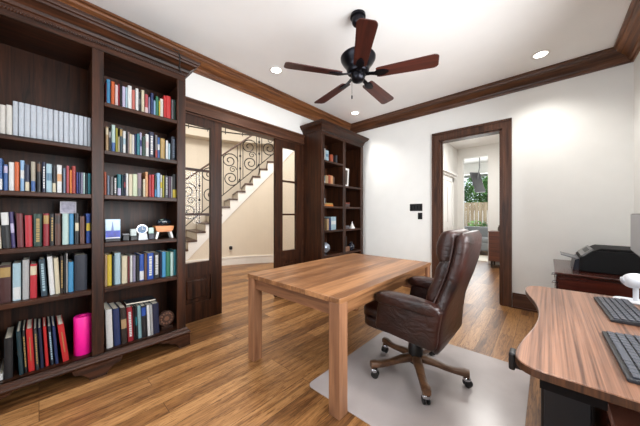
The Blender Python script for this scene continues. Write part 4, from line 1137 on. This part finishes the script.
downlight(-2.54, 3.75, 'recessed ceiling light in the far corner above the corner bookcase')
downlight(-2.52, .2, 'recessed ceiling light nearest the window end above the large bookcase')
downlight(-.06, .2, 'recessed ceiling light over the camera end of the room')
downlight(-.06, 1.98, 'recessed ceiling light above the striped desk')
P_FRONT, P_RIGHT, P_LIVING, P_FOYER, P_HALL, EXPO = 26, 92, 70, 105, 30, 0.68
# ---------------------------------------------------------------- hall furniture
t = thing('credenza', 'walnut credenza on tapered legs in the hall beyond the doorway', 'credenza', (-.35, 7.4, 0))
MB().box(-1.05, .35, 7.15, 7.62, .16, .84, .006).build('body', M_hallw, t)
MB().box(-1.06, .36, 7.14, 7.63, .84, .86, .004).build('top', M_hallw, t)
for k in range(3):
    dr = MB().box(-1.03+.46*k, -.59+.46*k, 7.138, 7.15, .18, .82, .004).build('door', M_hallw, t)
    MB().box(-.62+.46*k, -.61+.46*k, 7.122, 7.138, .45, .56, .002).build('handle', M_black, dr)
for x in (-.99, .30):
    for y in (7.19, 7.58): MB().lathe([(.001, 0), (.016, 0), (.027, .16), (.001, .16)], (x, y), 16).build('leg', M_black, t, smooth=40)
t = thing('vase', 'small dark vase on top of the hall credenza', 'vase', (-.86, 7.4, .8605))
MB().lathe([(.001, .8605), (.03, .8605), (.04, .9), (.034, .95), (.018, .985), (.024, 1.0), (.018, 1.0), (.012, .985), (.001, .98)], (-.86, 7.4), 20).build('body', plain('vase_dark', (60, 48, 36), .35), t, smooth=True)
MB().lathe([(.022, .998), (.026, 1.001), (.022, 1.004), (.017, 1.001)], (-.86, 7.4), 20).build('rim', plain('vase_gold', (170, 130, 70), .3, metal=.7), t, smooth=True)
M_sofa = plain('grey_upholstery', (122, 124, 126), .8, var=.08, scale=60)
t = thing('sofa', 'grey upholstered sofa under the living room window', 'sofa', (-1.9, 9.6, 0))
MB().sbox((-1.9, 9.62, .27), (1.0, .42, .16), 6, 8).build('base', M_sofa, t, smooth=True)
MB().sbox((-1.9, 9.95, .56), (1.0, .11, .30), 5, 8).build('backrest', M_sofa, t, smooth=True)
for x in (-2.82, -.98): MB().sbox((x, 9.6, .42), (.09, .43, .22), 5, 6).build('armrest', M_sofa, t, smooth=True)
for x in (-2.44, -1.36): MB().sbox((x, 9.56, .46), (.44, .36, .085), 4, 8).build('seat_cushion', M_sofa, t, smooth=True)
for x in (-2.44, -1.36): MB().sbox((x, 9.80, .66), (.43, .075, .19), 4, 8).build('back_cushion', M_sofa, t, smooth=True)
for x in (-2.8, -1.0):
    for y in (9.28, 9.95): MB().cyl((x, y), .025, 0, .13, 12).build('leg', M_black, t)
rg = MB().box(-3.0, -.7, 8.02, 9.1, .0005, .012, .004).build('area_rug', plain('pale_rug', (214, 208, 196), .95, var=.12, scale=24), None, off=(-1.8, 8.6, 0))
tag(rg, 'pale cream area rug on the living room floor before the sofa', 'rug')
t = thing('television', 'dark tilted screen on an arm from the living room ceiling', 'television', (-1.62, 9.0, 2.95))
Mt = Matrix.Translation((-1.60, 9.0, 2.25)) @ Matrix.Rotation(R_(-14), 4, 'Y') @ Matrix.Rotation(R_(72), 4, 'Z')
MB().box(-.26, .26, -.02, .02, -.32, .32, .008, M=Mt).build('housing', plain('tv_grey', (78, 78, 80), .4), t)
MB().box(-.25, .25, -.0215, -.02, -.31, .31, M=Mt).build('screen', plain('dark_screen', (70, 70, 74), .2), t)
MB().tube([(-1.60, 9.0, 2.35), (-1.55, 9.0, 2.7), (-1.55, 9.0, 3.058)], (.015), 8).build('mount_arm', M_grey, t)
# garden beyond the living room window
struct('ground', MB().box(-9, 5, 10.45, 22, -.2, -.08), plain('garden_soil', (96, 104, 70), .9, var=.3, scale=6))
struct('patio_roof', MB().box(-5, 2, 10.5, 13.2, 2.95, 3.1), plain('patio_soffit', (170, 170, 170), .7))
fn = thing('garden_fence', 'weathered pale board fence across the garden outside the window', 'fence', (-2.4, 16, -.08))
M_fence = wood('fence_board', (150, 122, 92), (204, 178, 146), 'z', .8, .6)
for i in range(40):
    MB().box(-6.2+i*.2, -6.2+i*.2+.188, 16.0, 16.025, -.08, 1.92+.02*random.random()).build('board', M_fence, fn)
for z in (.3, 1.5): MB().box(-6.2, 1.8, 16.025, 16.07, z, z+.09).build('rail', M_fence, fn)
leafm = [plain('leaf_green_%d' % i, c, .6, var=.35, scale=9) for i, c in enumerate(((74, 120, 52), (104, 152, 70), (52, 98, 46), (132, 170, 92)))]
def leaves(mb, c, r, n, s):
    for _ in range(n):
        while True:
            p = Vector((random.uniform(-1, 1), random.uniform(-1, 1), random.uniform(-1, 1)))
            if p.length < 1: break
        p = Vector((c[0]+p.x*r[0], c[1]+p.y*r[1], c[2]+p.z*r[2]))
        q = Matrix.Rotation(random.uniform(0, 2*PI), 3, 'Z') @ Matrix.Rotation(random.uniform(-1.2, 1.2), 3, 'X')
        l = s*random.uniform(.6, 1.2)
        vs = [mb.bm.verts.new(p+q @ Vector(v)*l) for v in ((0, 0, 0), (.32, .5, .05), (0, 1, -.12), (-.32, .5, .05))]
        mb.bm.faces.new(vs)
TREES = [(-4.5, 18.0, 2.5, .8, 'broad dark green tree behind the left stretch of the garden fence', 2), (-3.3, 19.3, 2.8, 1.0, 'bright green tree set back behind the middle of the garden fence', 1),
         (-2.2, 18.0, 2.5, .8, 'mid green tree close behind the fence near the window centre', 0), (-1.1, 19.3, 2.8, 1.0, 'light green tree set back behind the right stretch of fence', 3), (.1, 18.0, 2.5, .8, 'dark green tree close behind the right end of the fence', 2)]
for x, y, z, r, lab, mi in TREES:
    t = thing('tree', lab, 'tree', (x, y, -.08), group='trees beyond the garden fence')
    MB().tube([(x, y, -.08), (x+.05, y, 1.2), (x-.03, y, z)], [.09, .07, .04], 8).build('trunk', plain('bark', (84, 66, 50), .9, var=.3), t)
    mb = MB(); leaves(mb, (x, y, z), (r, .4, 1.35), 1900, .22); mb.build('crown', leafm[mi], t)
SHR = [(-3.5, 14.4, 'leafy shrub in front of the fence at the left of the garden', 1), (-2.85, 15.3, 'pale green shrub in front of the middle of the fence', 3), (-2.2, 14.4, 'dark green shrub before the fence near the sofa end', 0), (-1.55, 15.3, 'small green shrub before the fence at the right', 1)]
for x, y, lab, mi in SHR:
    t = thing('shrub', lab, 'shrub', (x, y, -.08), group='shrubs before the garden fence')
    MB().tube([(x, y, -.08), (x, y, .5)], .025, 6).build('stem', plain('bark', (84, 66, 50), .9, var=.3), t)
    mb = MB(); leaves(mb, (x, y, .45), (.42, .25, .5), 420, .13); mb.build('foliage', leafm[mi], t)

# ---------------------------------------------------------------- daylight, fill lights, camera
W = bpy.data.worlds.new('daylight'); SC.world = W; W.use_nodes = True
bg = W.node_tree.nodes['Background']; bg.inputs['Color'].default_value = (.80, .90, 1.0, 1); bg.inputs['Strength'].default_value = 1.6
def area(name, loc, rot, sx, sy, power, col=(1, 1, 1), spread=PI):
    l = bpy.data.lights.new(name, 'AREA'); l.shape = 'RECTANGLE'; l.size = sx; l.size_y = sy; l.energy = power; l.color = col; l.spread = spread
    o = bpy.data.objects.new(name, l); COL.objects.link(o); o.location = loc; o.rotation_euler = rot; return o
area('window_daylight_front', ((FW[0]+FW[1])/2, YF-WT-.03, (FW[2]+FW[3])/2), (R_(90), 0, 0), FW[1]-FW[0]-.1, FW[3]-FW[2]-.1, P_FRONT, (.97, .985, 1.0))
area('window_daylight_right', (XR+WT+.03, (RW[0]+RW[1])/2, (RW[2]+RW[3])/2), (0, R_(90), 0), RW[3]-RW[2]-.1, RW[1]-RW[0]-.1, P_RIGHT, (.97, .985, 1.0))
area('window_daylight_living', (-1.85, LY+.2, 1.6), (R_(-90), 0, 0), 2.5, 2.2, P_LIVING, (.98, 1.0, 1.0))
area('foyer_fill', (-4.5, 2.4, 4.7), (0, 0, 0), 1.4, 1.4, P_FOYER, (1, .96, .90))  # unseen area light added overhead to brighten the foyer
area('hall_fill', (-.9, 6.0, ZC-.03), (0, 0, 0), .5, .5, P_HALL, (1, .97, .93))  # added fill under the hall ceiling, no fitting modelled
c = bpy.data.cameras.new('camera'); co = bpy.data.objects.new('camera', c); COL.objects.link(co)
co.location = (0, 0, 1.25); co.rotation_euler = (R_(90), 0, R_(42)); c.sensor_width = 36; c.lens = 36*253/640; c.shift_y = 2/640; c.clip_start = .02
SC.camera = co
vs = SC.view_settings; vs.view_transform = 'Standard'; vs.look = 'None'; vs.gamma = 1; vs.use_curve_mapping = False; vs.exposure = EXPO
SC.cycles.max_bounces = 10; SC.cycles.diffuse_bounces = 6; SC.cycles.transparent_max_bounces = 12
SC.cycles.caustics_reflective = False; SC.cycles.caustics_refractive = False; SC.cycles.sample_clamp_indirect = 4
for o in SC.objects:
    if '_off' in o: del o['_off']
